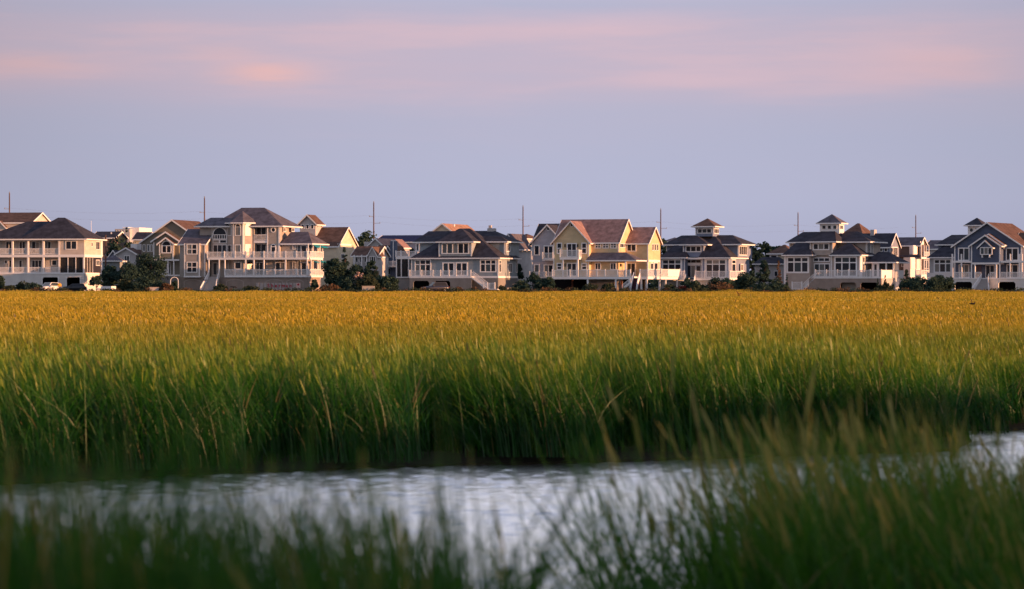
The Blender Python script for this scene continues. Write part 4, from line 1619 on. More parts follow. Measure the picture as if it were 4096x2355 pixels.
def house_blue_cupola():
    h = House('cupola_house', 'slate blue house with a square windowed cupola, behind clipped shrubs', ZF, 1290, 532)
    f = h.f
    r = h.right(0)
    V = 11.0
    # lower pavilions and recessed entry
    h.block('wall', S_STEEL, 240, 612, 0, 6, 888, 1210); h.block('wall', S_STEEL, 868, 1290, 0, V, 888, 1210)
    h.block('wall', S_STEEL, 600, 870, 1.6, V, 860, 1210)
    h.block('entry_beam', WHITE, 612, 868, .3, 1.6, 890, 915)
    h.hip(222, 640, -.6, 7.6, 888, 640, 520, 640, R_DARK, vr=4.5)
    h.hip(815, 1312, -.6, 9.2, 888, 560, 1040, 1075, R_DARK, vr=5.0)
    f.win(262, 912, 560, 1190, cols=3, split=.27, tw=.22); f.win(930, 912, 1246, 1200, cols=3, split=.27, tw=.22)
    en = h.front(1.6)
    en.win(626, 918, 862, 975, cols=3, tw=.1); en.win(632, 1005, 778, 1195, cols=2, tw=.1, name='glazed_door'); en.win(782, 1010, 858, 1100, tw=.1)
    h.block('entry_lintel', WHITE, 610, 866, 1.4, 1.6, 975, 1005)
    r.win(1326, 915, 1388, 1190, split=.25, tw=.2)
    for x in (245, 566, 605, 875, 920, 1256, 1282):
        f.piece('corner_board', WHITE, x - 6, 895, x + 6, 1195, 0, .06)
    # upper floor
    vu = 4.2
    h.block('wall', S_STEEL, 330, 1430, vu, V + 1, 690, 900)
    h.hip(262, 1480, vu - .9, V + 2, 686, 545, 560, 1345, R_DARK)
    ub = h.front(vu)
    ub.piece('corner_board', WHITE, 326, 692, 340, 790, 0, .05); ub.piece('corner_board', WHITE, 1416, 692, 1432, 880, 0, .05)
    ru = h.right(h.u(1430, vu))
    ru.win(1440, 705, 1560, 856, cols=4, tw=.16); ru.win(1462, 985, 1505, 1095, tw=.14)
    h.block('wall', S_STEEL, 1290, 1428, vu + 1.5, V + 1, 890, 1210)
    # dormer
    vd = 1.2
    dm = h.front(vd)
    h.block('dormer_wall', S_STEEL, 590, 900, vd, 6, 690, 880)
    h.hip(524, 960, vd - .8, 6.6, 686, 555, 730, 800, R_DARK, vr=4.5)
    dm.win(620, 706, 866, 806, cols=3, tw=.2)
    for x in (590, 898):
        dm.piece('corner_board', WHITE, x - 8, 692, x + 8, 840, 0, .05)
    # cupola
    vc = 5.5
    w = 2.3
    uc0, uc1 = h.u(784, vc), h.u(1038, vc)
    vc1 = vc + (uc1 - uc0)
    zc0, zc1 = h.z(560, 0, vc), h.z(405, 0, vc)
    h.ublock('cupola_wall', S_STEEL, uc0, uc1, vc, vc1, zc0, zc1)
    um = (uc0 + uc1) / 2
    h.hip_u(uc0 - .75, uc1 + .75, vc - .75, vc1 + .75, zc1, h.z(282, 0, vc + 1.5), um - .05, um + .05, R_BROWN, name='cupola_roof')
    cf = h.front(vc)
    cf.win(802, 440, 1024, 520, cols=3, tw=.16)
    h.right(uc1).win(1056, 442, 1128, 522, cols=3, tw=.12)
    for x in (780, 1042):
        cf.piece('corner_board', WHITE, x - 8, 415, x + 8, 552, 0, .05)
    # deck
    vk = -2.4
    k = h.front(vk)
    h.deck(770, 1300, vk - .05, 0, 1204, 1236)
    k.rail(772, 1296, 1095, 1204, posts=(774, 915, 1130, 1296))
    uk = h.u(1300, vk)
    rk = h.right(uk)
    MB().box(0.003, uk, -.0, 6, h.z(1236), h.z(1204)).build('deck', WHITE, h.root)
    rk.rail(1304, 1520, 1095, 1204, posts=(1395, 1520))
    h.deck(240, 620, vk - .05, 0, 1204, 1236)
    k.rail(240, 612, 1095, 1204, posts=(600,))
    h.front_stair('staircase', 632, 768, 1204, 580, 740, 1400, vk, 3.2, 10, STEP)
    k.slats([(240, 620), (780, 1290)], 1240, 1392, SLATW, n=-.3)
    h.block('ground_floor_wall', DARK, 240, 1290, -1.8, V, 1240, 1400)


house_blue_cupola()


def house_taupe_cupola():
    h = House('taupe_house', 'taupe house with white square cupola, twin front pavilions and long deck over slatted base', ZGM, 1530, 532)
    f = h.f
    r = h.right(0)
    V = 11.0
    h.block('wall', S_TAN, 372, 770, 0, 6, 850, 1400); h.block('wall', S_TAN, 1092, 1530, 0, V, 850, 1206)
    h.block('wall', S_TAN, 760, 1095, 1.6, V, 830, 1206)
    h.hip(330, 800, -.6, 7.6, 848, 600, 620, 760, R_DARK, vr=4.5)
    h.hip(1058, 1556, -.6, 8.0, 848, 650, 1350, 1385, R_DARK, vr=3.7)
    f.win(408, 872, 752, 1128, cols=3, split=.33, tw=.3); f.win(1140, 870, 1490, 1186, cols=3, split=.3, tw=.26)
    f.piece('corner_board', WHITE, 368, 855, 402, 1290, 0, .06)
    en = h.front(1.6)
    en.win(815, 885, 1075, 955, cols=3, tw=.18); en.win(828, 975, 1075, 1190, cols=3, tw=.2, name='glazed_door')
    for x in (1092, 1526):
        f.piece('corner_board', WHITE, x - 8, 855, x + 8, 1200, 0, .06)
    r.win(1568, 875, 1632, 965, cols=3, tw=.1); r.win(1568, 975, 1632, 1185, cols=3, tw=.1); r.piece('corner_board', WHITE, 1535, 858, 1562, 1200, 0, .06)
    # upper floor
    vu = 4.2
    h.block('wall', S_TAN, 452, 1630, vu, V + 1, 650, 860)
    h.hip(392, 1690, vu - .9, V + 2, 648, 490, 660, 1500, R_DARK)
    ub = h.front(vu)
    ub.piece('corner_board', WHITE, 448, 655, 464, 760, 0, .05); ub.piece('corner_board', WHITE, 1622, 655, 1636, 840, 0, .05)
    ru = h.right(h.u(1630, vu))
    ru.win(1640, 668, 1692, 830, cols=2, tw=.14); ru.win(1698, 668, 1732, 830, cols=2, tw=.14)
    # dormer
    vd = 1.2
    dm = h.front(vd)
    h.block('dormer_wall', S_TAN, 772, 1112, vd, 6, 645, 850)
    h.hip(704, 1168, vd - .8, 6.8, 642, 486, 935, 1150, R_DARK, vr=4.8)
    dm.win(808, 665, 1066, 776, cols=3, tw=.22)
    for x in (772, 1108):
        dm.piece('corner_board', WHITE, x - 8, 655, x + 8, 810, 0, .05)
    # cupola
    vc = 5.2
    uc0, uc1 = h.u(916, vc), h.u(1216, vc)
    vc1 = vc + 2.6
    h.ublock('cupola_wall', WHITE, uc0, uc1, vc, vc1, h.z(520, 0, vc), h.z(352, 0, vc))
    um = (uc0 + uc1) / 2
    h.hip_u(uc0 - .55, uc1 + .55, vc - .55, vc1 + .55, h.z(352, 0, vc), h.z(216, 0, vc + 1.3), um - .05, um + .05, R_GREY, name='cupola_roof')
    cf = h.front(vc)
    for x in (950, 1034, 1118):
        cf.win(x, 392, x + 62, 456, tw=.1)
    h.right(uc1).win(1222, 392, 1270, 456, cols=3, tw=.08)
    # deck
    vk = -2.6
    k = h.front(vk)
    uk = h.u(1858, vk)
    h.deck(846, 1858, vk - .05, 0, 1190, 1208)
    k.rail(848, 1856, 1080, 1190, posts=(850, 1015, 1185, 1355, 1525, 1690, 1856))
    h.stair('staircase', ((850, 1196), (655, 1375)), vk, vk + 1.3, 13)
    k.rail(490, 640, 1262, 1368, posts=(492, 640)); h.block('landing', WHITE, 484, 650, vk, vk + 1.3, 1368, 1378)
    k.slats([(752, 1228), (1475, 1540)], 1214, 1392, SLATB, n=-.3)
    k.opened_wall('ground_floor_wall', SLATB, 752, 1858, 1208, 1400, [(1230, 1470, 1270), (1540, 1800, 1270)])
    h.block('ground_floor_wall', CONC, 1255, 1480, vk + 1.5, vk + 2.0, 1275, 1400)
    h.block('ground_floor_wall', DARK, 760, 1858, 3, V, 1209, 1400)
    # tall white fence screen at the right of the deck
    rk = h.right(uk)
    rk.rail(1862, 2195, 1080, 1196, solid=True, posts=(1862, 2010, 2195), post_h=.02)
    rk.slats([(1866, 2195)], 1200, 1380, SLATW)
    MB().box(h.u(1535, 0), uk - .05, .003, rk.a(2195), h.z(1208), h.z(1192)).build('deck', WHITE, h.root)
    # side porch
    vp = 3.6
    up0, up1 = h.u(1722, vp), h.u(2045, vp)
    p = h.front(vp)
    h.hip_u(up0 - 1.2, up1 + .9, vp - .9, vp + 6.5, h.z(958, up1, vp), h.z(800, up0, vp + 3), up0 + .2, up0 + 2.2, R_DARK, name='porch_roof', fascia=True)
    h.block('wall', S_TAN, 1722, 2045, vp + 4.5, vp + 5.5, 960, 1206)
    p.win(1738, 975, 1806, 1190, tw=.2, name='glazed_door')
    for x0, x1 in ((1832, 1924), (1948, 2042)):
        p.piece('screen_panel', SCREEN, x0, 965, x1, 1190, -.05, 0)
    for x in (1728, 1818, 1936, 2046):
        p.column(x, 960, 1200, .26)
    rp = h.right(up1)
    for x in (2072, 2098, 2120):
        rp.column(x, 960, 1200, .14)


house_taupe_cupola()


def houses_right_back():
    small_house('brown_hip_house', 'brown hip roof with skylights showing behind the white cupola', ZGM, 562, 1240, 1560, 8, 560, 362, 2000, R_BROWN, S_TAN, kind='hip')
    h = House('chimney_house', 'dark roofed house with white chimney and a glazed gable end, behind the taupe cupola house', ZGM, 1985, 556)
    V = h.v(2130)
    h.side_gable(1500, 1985, 0, V, 705, 516, R_DARK, S_STEEL, yb=2000)
    r = h.right(h.u(1985))
    r.win(1990, 725, 2108, 870, cols=4, tw=.16)
    h.f.win(1800, 735, 1880, 800, cols=2, tw=.1); h.f.win(1905, 740, 1955, 800, tw=.1)
    c = h.block('chimney', S_PALE, 1690, 1750, 2.2, 3.6, 460, 600)
    h = House('brown_house', 'dark brown house with sunlit white end gable and bay flashing in the sun', ZH, 705, 566)
    V = h.v(812)
    h.side_gable(340, 700, 0, V, 688, 576, R_GREY, S_BROWN, yb=2000, over=.25)
    f = h.f
    r = h.right(h.u(700))
    r.piece('gable_panel', WHITE, 706, 640, 760, 690, 0, .05)
    # glazed corner bay turned to the sun
    bw = h.face(h.u(598, -.9), -.9, 57.5)
    for y0, y1 in ((706, 835), (900, 1070)):
        m = MB()
        a1 = bw.a(702)
        z0, z1 = bw.z(y1 + 6), bw.z(y0 - 6)
        bw.box(m, 0, a1, -1.2, 0, z0, z1)
        m.build('bay_wall', WHITE, h.root)
        bw.win(606, y0, 700, y1, tw=.12)
    f2 = h.face(h.u(556, -2.4), -2.4, 57.5)
    m = MB()
    f2.box(m, 0, f2.a(720), -2.2, 0, f2.z(1210), f2.z(885)); m.build('sun_room', WHITE, h.root)
    f2.win(566, 905, 642, 1060, tw=.12); f2.win(648, 905, 700, 1060, cols=2, tw=.1)
    h.block('shed_roof', R_GREY, 345, 715, -1.4, 0, 850, 876)
    f.win(420, 905, 470, 1030, tw=.1); f.win(485, 905, 545, 1030, tw=.1)
    rr = h.right(h.u(716, -1.4))
    rr.rail(720, 850, 1080, 1150); rr.rail(765, 850, 800, 870)
    for x in (722, 765, 800, 838):
        rr.column(x, 700, 1200, .16)
    rr.piece('floor_band', WHITE, 718, 880, 850, 910, 0, .1)
    rr.piece('floor_band', WHITE, 718, 1150, 850, 1215, 0, .1)
    rr.win(770, 925, 792, 1060, tw=.08); rr.win(805, 925, 830, 1060, tw=.08)
    h.block('ground_floor_wall', SLATW, 345, 700, -.5, 4, 1100, 2000)
    # neighbour with stepped hip roofs, left of the navy gable house
    h = House('stepped_roof_house', 'pale house with stepped charcoal hip roofs left of the navy gabled house', ZH, 1250, 540)
    f = h.f
    h.block('wall', S_PALE, 850, 1250, 0, 6, 885, 2000); h.hip(808, 1290, -.6, 7.2, 884, 690, 1080, 1200, R_DARK, vr=4)
    h.block('wall', S_STEEL, 985, 1420, 4, 11, 690, 890); h.hip(930, 1560, 3.2, 12, 686, 538, 1190, 1440, R_DARK)
    f.win(915, 908, 1190, 1125, cols=3, split=.33, tw=.26)
    h.deck(815, 1190, -2.2, 0, 1195, 1220); h.front(-2.2).rail(817, 1190, 1120, 1196, solid=True, posts=(818, 960, 1040))
    h.block('ground_floor_wall', SLATG, 850, 1250, -1.5, 6, 1221, 2000)
    # far roofs
    small_house('far_gable_house', 'plain dark gable roof with vents filling the gap beyond the brown house', ZH, 600, 770, 1010, 9, 745, 620, 2000, R_GREY, S_PALE, kind='side', rwins=())
    h = small_house('white_dormer_house', 'small brown roofed house with one white framed window, left of the taupe cupola house', ZGM, 556, 146, 420, 7, 825, 690, 2000, R_BROWN, S_CREAM, kind='hip', wins=((150, 835, 275, 940, dict(tw=.3)),))
    h.block('low_wing', S_PALE, -80, 330, -3, 0, 985, 2000); h.hip(-120, 340, -3.6, 1.0, 982, 880, 40, 300, R_DARK)
    h.front(-3).win(20, 1000, 70, 1080); h.front(-3).win(215, 1090, 330, 1180, cols=2)


houses_right_back()


def house_navy():
    h = House('navy_house', 'navy blue house with nested white-edged gables, rightmost in the front row', ZH, 1190, 530)
    f = h.f
    vb = 2.2
    h.front_gable(1232, 2262, vb, 16, 690, 345, R_BROWN, S_BLUE, yb=1206, over=.5)
    b = h.front(vb)
    # centre projection
    h.front_gable(1494, 1932, 0, 5, 688, 540, R_BROWN, S_BLUE, yb=966, over=.45)
    h.front_gable(1540, 1985, .8, 6, 680, 522, R_BROWN, S_BLUE, yb=760, over=.3)
    fx = h.front(-.7)
    h.front_gable(1606, 1808, -.7, 1, 715, 622, R_BROWN, S_BLUE, yb=845, over=.3)
    fx.win(1626, 728, 1812, 846, cols=3, tw=.16)
    for x in (1655, 1765):
        fx.piece('bracket', WHITE, x - 8, 848, x + 8, 890, -.6, 0)
    h.block('floor_band', WHITE, 1486, 1936, -.06, 2.2, 964, 992)
    for x in (1496, 1928):
        f.piece('corner_board', WHITE, x - 9, 695, x + 9, 1206, 0, .06)
    # balconies
    for x0, x1 in ((1190, 1480), (1944, 2330)):
        h.block('balcony_floor', WHITE, x0, x1, -.1, vb - .003, 936, 966)
        h.block('deck', WHITE, x0, x1, -.12, vb - .003, 1200, 1216)
        f.rail(x0, x1, 1110, 1202)
    h.block('deck', WHITE, 1482, 1942, -.1, vb, 1201, 1216)
    f.rail(1545, 1640, 1110, 1202); f.rail(1775, 1870, 1110, 1202)
    for x in (1200, 1340, 2085, 2228, 2262):
        f.column(x, 832, 1204, .24, -.05)
    for x in (1545, 1872):
        f.column(x, 992, 1204, .24, -.05)
    for x0, x1 in ((1290, 1466), (2022, 2218)):
        b.win(x0, 735, x1, 938, cols=2, tw=.2, name='glazed_door'); b.win(x0 + 10, 990, x1 - 4, 1202, cols=2, tw=.18, name='glazed_door')
    b.win(1710, 1005, 1850, 1200, cols=2, tw=.12, name='glazed_door')
    b.piece('front_door', DOORM, 1570, 1000, 1650, 1202, 0, .08)
    for x in (1240, 2258):
        b.piece('corner_board', WHITE, x - 8, 715, x + 8, 1200, 0, .06)
    # ground floor
    f.opened_wall('ground_floor_wall', SLATW, 1190, 2330, 1216, 1400, [(1240, 1502, 1260), (1908, 2168, 1260)])
    f.slats([(1192, 1238), (1505, 1905), (2172, 2320)], 1220, 1392, SLATW)
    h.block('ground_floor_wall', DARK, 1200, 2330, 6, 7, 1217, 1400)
    h.front_stair('staircase', 1652, 1755, 1204, 1508, 1762, 1400, -.12, 3.8, 13, STEP)
    # cupola
    vc = 7
    uc0, uc1 = h.u(1438, vc), h.u(1640, vc)
    h.ublock('cupola_wall', WHITE, uc0, uc1, vc, vc + 2.8, h.z(640, 0, vc), h.z(394, 0, vc))
    um = (uc0 + uc1) / 2
    h.hip_u(uc0 - .6, uc1 + .6, vc - .6, vc + 3.4, h.z(394, 0, vc), h.z(280, 0, vc + 1.4), um - .05, um + .05, R_DARK, name='cupola_roof')
    h.front(vc).win(1464, 434, 1524, 496, tw=.1); h.front(vc).win(1548, 434, 1600, 496, tw=.1)
    # right hand wing roof
    h.side_gable(2150, 2420, 6, 14, 690, 505, R_BROWN, S_BLUE, yb=1206)


house_navy()


def houses_left_back():
    h = House('brown_roof_house', 'brown roofed house with a sunlit gable end, peering over the porch house', ZA, 432, 568)
    V = h.v(700, 0)
    h.side_gable(-330, 432, 0, V, 448, 318, R_BROWN, S_BEIGE, yb=2000)
    h.front_gable(-70, 70, -.8, 3, 505, 430, R_BROWN, S_BEIGE, yb=2000)
    h = small_house('pink_house', 'small pink lit house with one twin window between the left trees', ZA, 552, 1618, 1886, 8, 880, 802, 2000, R_BROWN, S_PALE, kind='front', wins=((1722, 912, 1798, 990, dict(cols=2)),))
    h.block('flat_wing', WHITE, 1812, 1896, 4, 7, 752, 900)
    h = small_house('pale_blue_house', 'pale blue gabled cottage with an arched window beside the pink lit house', ZA, 558, 1530, 1622, 7, 900, 838, 2000, R_DARK, S_STEEL, kind='front')
    h.f.win(1566, 930, 1618, 1010, arch=True)
    small_house('carport', 'low grey hipped outbuilding at the corner of the porch house', ZA, 540, 1424, 1560, 6, 985, 915, 2000, R_GREY, S_GREY, kind='hip')
    small_house('long_roof_house', 'long dark roof on the skyline right of the porch house', ZA, 640, 1280, 1590, 8, 660, 580, 2000, R_DARK, S_BROWN, kind='side', wins=((1535, 590, 1552, 615),))
    small_house('skyline_gable_house', 'dark roof with a bright little gable end below the white hotel block', ZA, 640, 1850, 2030, 6, 680, 588, 2000, R_DARK, S_CREAM, kind='side')
    # white block far off
    h = House('white_hotel', 'distant flat white building glowing pink on the skyline', ZA, 1800, 900, cat='building')
    h.block('wall', S_PALE, 1592, 1800, 0, 12, 545, 2000)
    h.block('wall', WHITE, 1810, 1930, 2, 14, 525, 2000)
    h.block('roof_house', WHITE, 1700, 1780, 3, 8, 520, 545)
    for x in (1605, 1640, 1675, 1712, 1748, 1780):
        h.f.win(x, 560, x + 14, 585, tw=.3)
    small_house('blue_roof_house', 'long dark blue roof on the skyline beside the middle trees', ZC, 680, 1215, 1800, 12, 720, 632, 2000, mat('roof_blue', (.022, .03, .085), .9, .1, noise=.15), S_STEEL, kind='side')
    small_house('skyline_house_right', 'small distant roof glimpsed right of the yellow house gable', ZF, 640, 300, 430, 8, 640, 580, 2000, R_GREY, S_CREAM, kind='hip')


houses_left_back()

# ------------------------------------------------------------------ trees and shrubs
def leaf_mat(name, c0, c1):
    m = bpy.data.materials.new(name)
    m.use_nodes = True
    t = m.node_tree
    t.nodes.clear()
    at = N(t, 'ShaderNodeAttribute', attribute_name='lr')
    c = mixc(t, at.outputs['Fac'], c0, c1)
    df = N(t, 'ShaderNodeBsdfDiffuse', {'Color': c, 'Roughness': 0.7})
    tl = N(t, 'ShaderNodeBsdfTranslucent', {'Color': c})
    mx = N(t, 'ShaderNodeMixShader', {0: 0.2, 1: df.outputs[0], 2: tl.outputs[0]})
    N(t, 'ShaderNodeOutputMaterial', {'Surface': mx.outputs[0]})
    return m


L_PINE = leaf_mat('pine_needles', (0.020, 0.046, 0.046), (0.060, 0.098, 0.078))  # pine, cedar and shrub colours blued to stand in for haze
L_CEDAR = leaf_mat('cedar_leaves', (0.022, 0.050, 0.048), (0.070, 0.108, 0.076))
L_SHRUB = leaf_mat('shrub_leaves', (0.028, 0.046, 0.034), (0.078, 0.094, 0.056))
L_DRY = leaf_mat('dry_leaves', (0.09, 0.055, 0.035), (0.20, 0.13, 0.08))
BARK = mat('bark', (0.07, 0.05, 0.045), 0.95, 0.1, noise=0.3)


def crown_mesh(name, rg, w, h, shape, n, size):
    """leaf-sized faces clustered round many small boughs, gaps between; z from 0 to h"""
    K = {'round': 40, 'cone': 34, 'umbrella': 34, 'shrub': 34, 'pine': 46}[shape]
    V = []; F = []; A = []
    cen = []
    for i in range(K):
        if shape == 'cone':
            t = rg.uniform(0, 1) ** 1.3
            r = (1 - t) * .42 * w * rg.uniform(.4, 1.0) + .02 * w
            a = rg.uniform(0, 6.283)
            cen.append((math.cos(a) * r, math.sin(a) * r, h * (.03 + .95 * t), .2 * w * (1.15 - t)))
        elif shape == 'pine':
            t = rg.uniform(0, 1)
            r = .5 * w * (1 - t) ** .7 * rg.uniform(.3, 1.0)
            a = rg.uniform(0, 6.283)
            cen.append((math.cos(a) * r, math.sin(a) * r, h * (.06 + .9 * t), .19 * w * (1.1 - .6 * t)))
        elif shape == 'umbrella':
            a = rg.uniform(0, 6.283); r = .46 * w * math.sqrt(rg.uniform(0, 1))
            cen.append((math.cos(a) * r, math.sin(a) * r, h * (.45 + .45 * rg.uniform(0, 1) * (1 - (r / (.5 * w)) ** 2)), .17 * w))
        elif shape == 'shrub':
            a = rg.uniform(0, 6.283); r = .42 * w * math.sqrt(rg.uniform(0, 1))
            cen.append((math.cos(a) * r, math.sin(a) * r, h * rg.uniform(.05, .88) * (1 - .6 * (r / (.5 * w)) ** 2), .17 * w))
        else:
            v = rg.normal(size=3); v /= np.linalg.norm(v)
            q = rg.uniform(.3, 1) ** .5
            cen.append((v[0] * .40 * w * q, v[1] * .40 * w * q, h * (.50 + .42 * v[2] * q), .19 * w))
    cen = np.array(cen)
    cen[:, 3] *= rg.uniform(.55, 1.35, K)
    C = cen[rg.integers(0, K, n)]

    def unit(q):
        return q / (np.linalg.norm(q, axis=1, keepdims=True) + 1e-9)
    v = unit(rg.normal(size=(n, 3)))
    rr = C[:, 3:4] * rg.uniform(.45, 1.08, (n, 1))
    p = C[:, :3] + v * rr * np.array([1, 1, .75 if shape != 'pine' else .5])
    p[:, 2] = np.abs(p[:, 2] - .02) + .02
    a = unit(rg.normal(size=(n, 3)))
    b = unit(np.cross(a, v))
    s = size * rg.uniform(.5, 1.3, (n, 1))
    e = b * s * .5
    g = np.cross(b, a) * s * .4
    V = np.stack([p - e, p + g, p + e, p - g], 1).reshape(-1, 3).tolist()
    F = np.arange(n * 4).reshape(-1, 4).tolist()
    A = np.repeat(rg.uniform(0, 1, n), 4)
    me = bpy.data.meshes.new(name)
    me.from_pydata(V, [], F)
    at = me.attributes.new('lr', 'FLOAT', 'POINT')
    at.data.foreach_set('value', np.array(A, np.float32))
    return me


TREE_N = [0]


def tree(name, label, px, py_top, wpx, D, shape, leaf, group, n=1300, size=.36, trunk=True, lift=0.0):
    TREE_N[0] += 1
    rg = np.random.default_rng(500 + TREE_N[0])
    X = wx(px, D)
    w = wpx / FPX * D * 1.18
    n = int(n * 2.3)
    size *= 1.1
    h = wz(py_top, D) - ZG
    e = empty(name, (X, D, ZG))
    tag(e, label, 'tree' if trunk else 'shrub', group)
    me = crown_mesh('crown', rg, w, h * (1 - lift), shape, n, size)
    me.materials.append(leaf)
    c = link(bpy.data.objects.new('crown', me), e)
    c.location = (0, 0, h * lift)
    m = MB()
    r0 = max(.06, .03 * h)
    m.tube([(0, 0, -.2), (.08 * rg.normal(), .08 * rg.normal(), h * .35), (.1 * rg.normal(), .1 * rg.normal(), h * .7)], [r0, r0 * .7, r0 * .3], 6)
    for i in range(5 if trunk else 3):
        a = rg.uniform(0, 6.283); t = rg.uniform(.15, .5)
        m.tube([(0, 0, h * t), (math.cos(a) * w * .2, math.sin(a) * w * .2, h * (t + .18)), (math.cos(a) * w * .36, math.sin(a) * w * .36, h * (t + .28))], [r0 * .5, r0 * .35, r0 * .12], 5)
    m.build('trunk', BARK, e)
    return e


def plants():
    G1 = 'trees and shrubs in the yards'
    G2 = 'trees behind the houses'
    T = tree
    # gap beside the porch house
    T('cedar_tree', 'dark cedar at the corner of the porch house', 441, 1050, 62, 511, 'round', L_CEDAR, G1)
    T('pine_tree', 'spreading dark pine in front of the pink lit house', 508, 1043, 92, 510, 'umbrella', L_PINE, G1, n=1500)
    T('pine_tree', 'broad dark pine standing before the olive gabled house', 602, 1010, 118, 522, 'round', L_PINE, G1, n=1900)
    T('small_pine', 'low flat-topped pine against the porch house base', 386, 1100, 46, 506, 'umbrella', L_PINE, G1, n=600, size=.3)
    T('shrub', 'dense dark shrub under the spreading left pine', 500, 1112, 70, 506, 'shrub', L_SHRUB, G1, n=900, trunk=False)
    T('shrub', 'dense dark shrub between the left pine and the garden arch', 585, 1110, 100, 505, 'shrub', L_CEDAR, G1, n=1100, trunk=False)
    T('shrub', 'leafy shrub at the foot of the olive house', 638, 1120, 60, 505, 'shrub', L_CEDAR, G1, n=800, trunk=False)
    T('shrub', 'russet shrub beside the white garden arch', 662, 1132, 44, 503, 'shrub', L_DRY, G1, n=500, trunk=False)
    T('ivy_bush', 'ivy bush filling the white garden arch', 697, 1117, 30, 509, 'shrub', L_CEDAR, G1, n=500, trunk=False)
    T('shrub', 'tall dark shrub cut by the photo edge beside the porch house', 0, 1098, 30, 505, 'round', L_CEDAR, G1, n=500, trunk=False)
    T('shrub', 'mounded shrub in front of the porch house slats', 91, 1124, 54, 506, 'shrub', L_SHRUB, G1, n=600, trunk=False)
    T('shrub', 'round dark shrub left of the white car', 134, 1133, 60, 504, 'shrub', L_CEDAR, G1, n=600, trunk=False)
    T('shrub', 'low shrub under the leftmost porch', 36, 1140, 48, 504, 'shrub', L_SHRUB, G1, n=500, trunk=False)
    T('oak_tree', 'dark tree behind the short wooden pole', 466, 930, 92, 605, 'round', L_CEDAR, G2, n=1200, size=.5)
    T('oak_tree', 'dark tree below the white hotel block', 528, 948, 96, 615, 'round', L_CEDAR, G2, n=1200, size=.5)
    T('oak_tree', 'dark tree beside the left rake of the olive house', 588, 962, 80, 600, 'round', L_CEDAR, G2, n=1000, size=.5)
    T('pine_tree', 'thin dark tree rising over the white hotel block', 506, 900, 24, 650, 'pine', L_PINE, G2, n=260, size=.4)
    # taupe deck house
    T('shrub', 'grey shrub at the foot of the deck staircase', 881, 1132, 44, 506, 'shrub', L_SHRUB, G1, n=500, trunk=False)
    T('shrub', 'low clipped shrub left of the lettered fence', 1003, 1145, 48, 504, 'shrub', L_SHRUB, G1, n=450, trunk=False)
    T('shrub', 'upright shrub at the corner of the lettered fence', 1258, 1116, 26, 505, 'round', L_CEDAR, G1, n=400, trunk=False)
    # gap in the middle
    T('cedar_tree', 'big dark rounded cedar right of the taupe decks', 1342, 1018, 88, 510, 'round', L_CEDAR, G1, n=2200)
    T('pine_tree', 'tall thin pine against the cream gable', 1378, 984, 42, 514, 'pine', L_PINE, G1, n=800, size=.3)
    T('pine_tree', 'open pine in front of the pale cottage porch', 1428, 1046, 84, 511, 'umbrella', L_PINE, G1, n=1200)
    T('pine_tree', 'rugged pine below the cottage gable', 1487, 1040, 80, 511, 'pine', L_PINE, G1, n=1400)
    T('shrub', 'dark shrub below the rugged pine', 1466, 1098, 90, 506, 'shrub', L_SHRUB, G1, n=1000, trunk=False)
    T('shrub', 'dark scrubby shrub left of the screened porch', 1545, 1096, 80, 507, 'shrub', L_CEDAR, G1, n=1000, trunk=False)
    T('shrub', 'dark shrub under the big rounded cedar', 1395, 1110, 80, 506, 'shrub', L_CEDAR, G1, n=900, trunk=False)
    T('shrub', 'low brown shrub right of the lettered fence', 1322, 1140, 66, 503, 'shrub', L_DRY, G1, n=600, trunk=False)
    T('blossom_shrub', 'pale dry shrub catching pink light among the pines', 1440, 1080, 44, 509, 'round', leaf_mat('pale_leaves', (.35, .25, .22), (.55, .42, .38)), G1, n=170, size=.4)
    T('oak_tree', 'big tree behind the third tall pole from the left', 1458, 884, 104, 640, 'round', L_CEDAR, G2, n=1900, size=.5)
    T('oak_tree', 'smaller tree beside the big one, next to the cream gable', 1412, 898, 50, 645, 'round', L_CEDAR, G2, n=700, size=.5)
    T('oak_tree', 'tree before the long blue roof, left', 1574, 934, 60, 640, 'round', L_CEDAR, G2, n=800, size=.5)
    T('oak_tree', 'tree before the long blue roof, right', 1626, 960, 64, 636, 'round', L_CEDAR, G2, n=800, size=.5)
    T('oak_tree', 'dark tree top over the left roof of the grey house', 1704, 917, 60, 640, 'round', L_CEDAR, G2, n=700, size=.5)
    T('oak_tree', 'tree top at the end of the tan roof', 1872, 890, 40, 660, 'round', L_CEDAR, G2, n=500, size=.5)
    T('oak_tree', 'tree top between the tan roof and the chimney', 1908, 914, 26, 660, 'round', L_CEDAR, G2, n=300, size=.5)
    T('oak_tree', 'dark tree behind the fourth tall pole from the left', 2072, 968, 66, 700, 'round', L_CEDAR, G2, n=1200, size=.55)
    T('oak_tree', 'dark tree between the grey house and the pole with a lamp arm', 2062, 1040, 60, 545, 'round', L_CEDAR, G1, n=1200)
    T('oak_tree', 'dark tree behind the mauve house corner', 2112, 1000, 50, 700, 'round', L_CEDAR, G2, n=800, size=.55)
    # yellow house
    T('pine_tree', 'young pine left of the mauve house deck', 2136, 1080, 46, 508, 'umbrella', L_PINE, G1, n=700, size=.3)
    T('shrub', 'dark shrub before the mauve house', 2170, 1100, 56, 506, 'shrub', L_CEDAR, G1, n=800, trunk=False)
    T('shrub', 'upright shrub at the left pile of the yellow house', 2200, 1110, 34, 505, 'round', L_CEDAR, G1, n=500, trunk=False)
    T('shrub', 'dark shrub beside the foot of the grey house stair', 2090, 1120, 60, 506, 'shrub', L_CEDAR, G1, n=700, trunk=False)
    T('shrub', 'tawny shrub under the grey house slats', 1834, 1147, 30, 503, 'shrub', L_DRY, G1, n=300, trunk=False, size=.25)
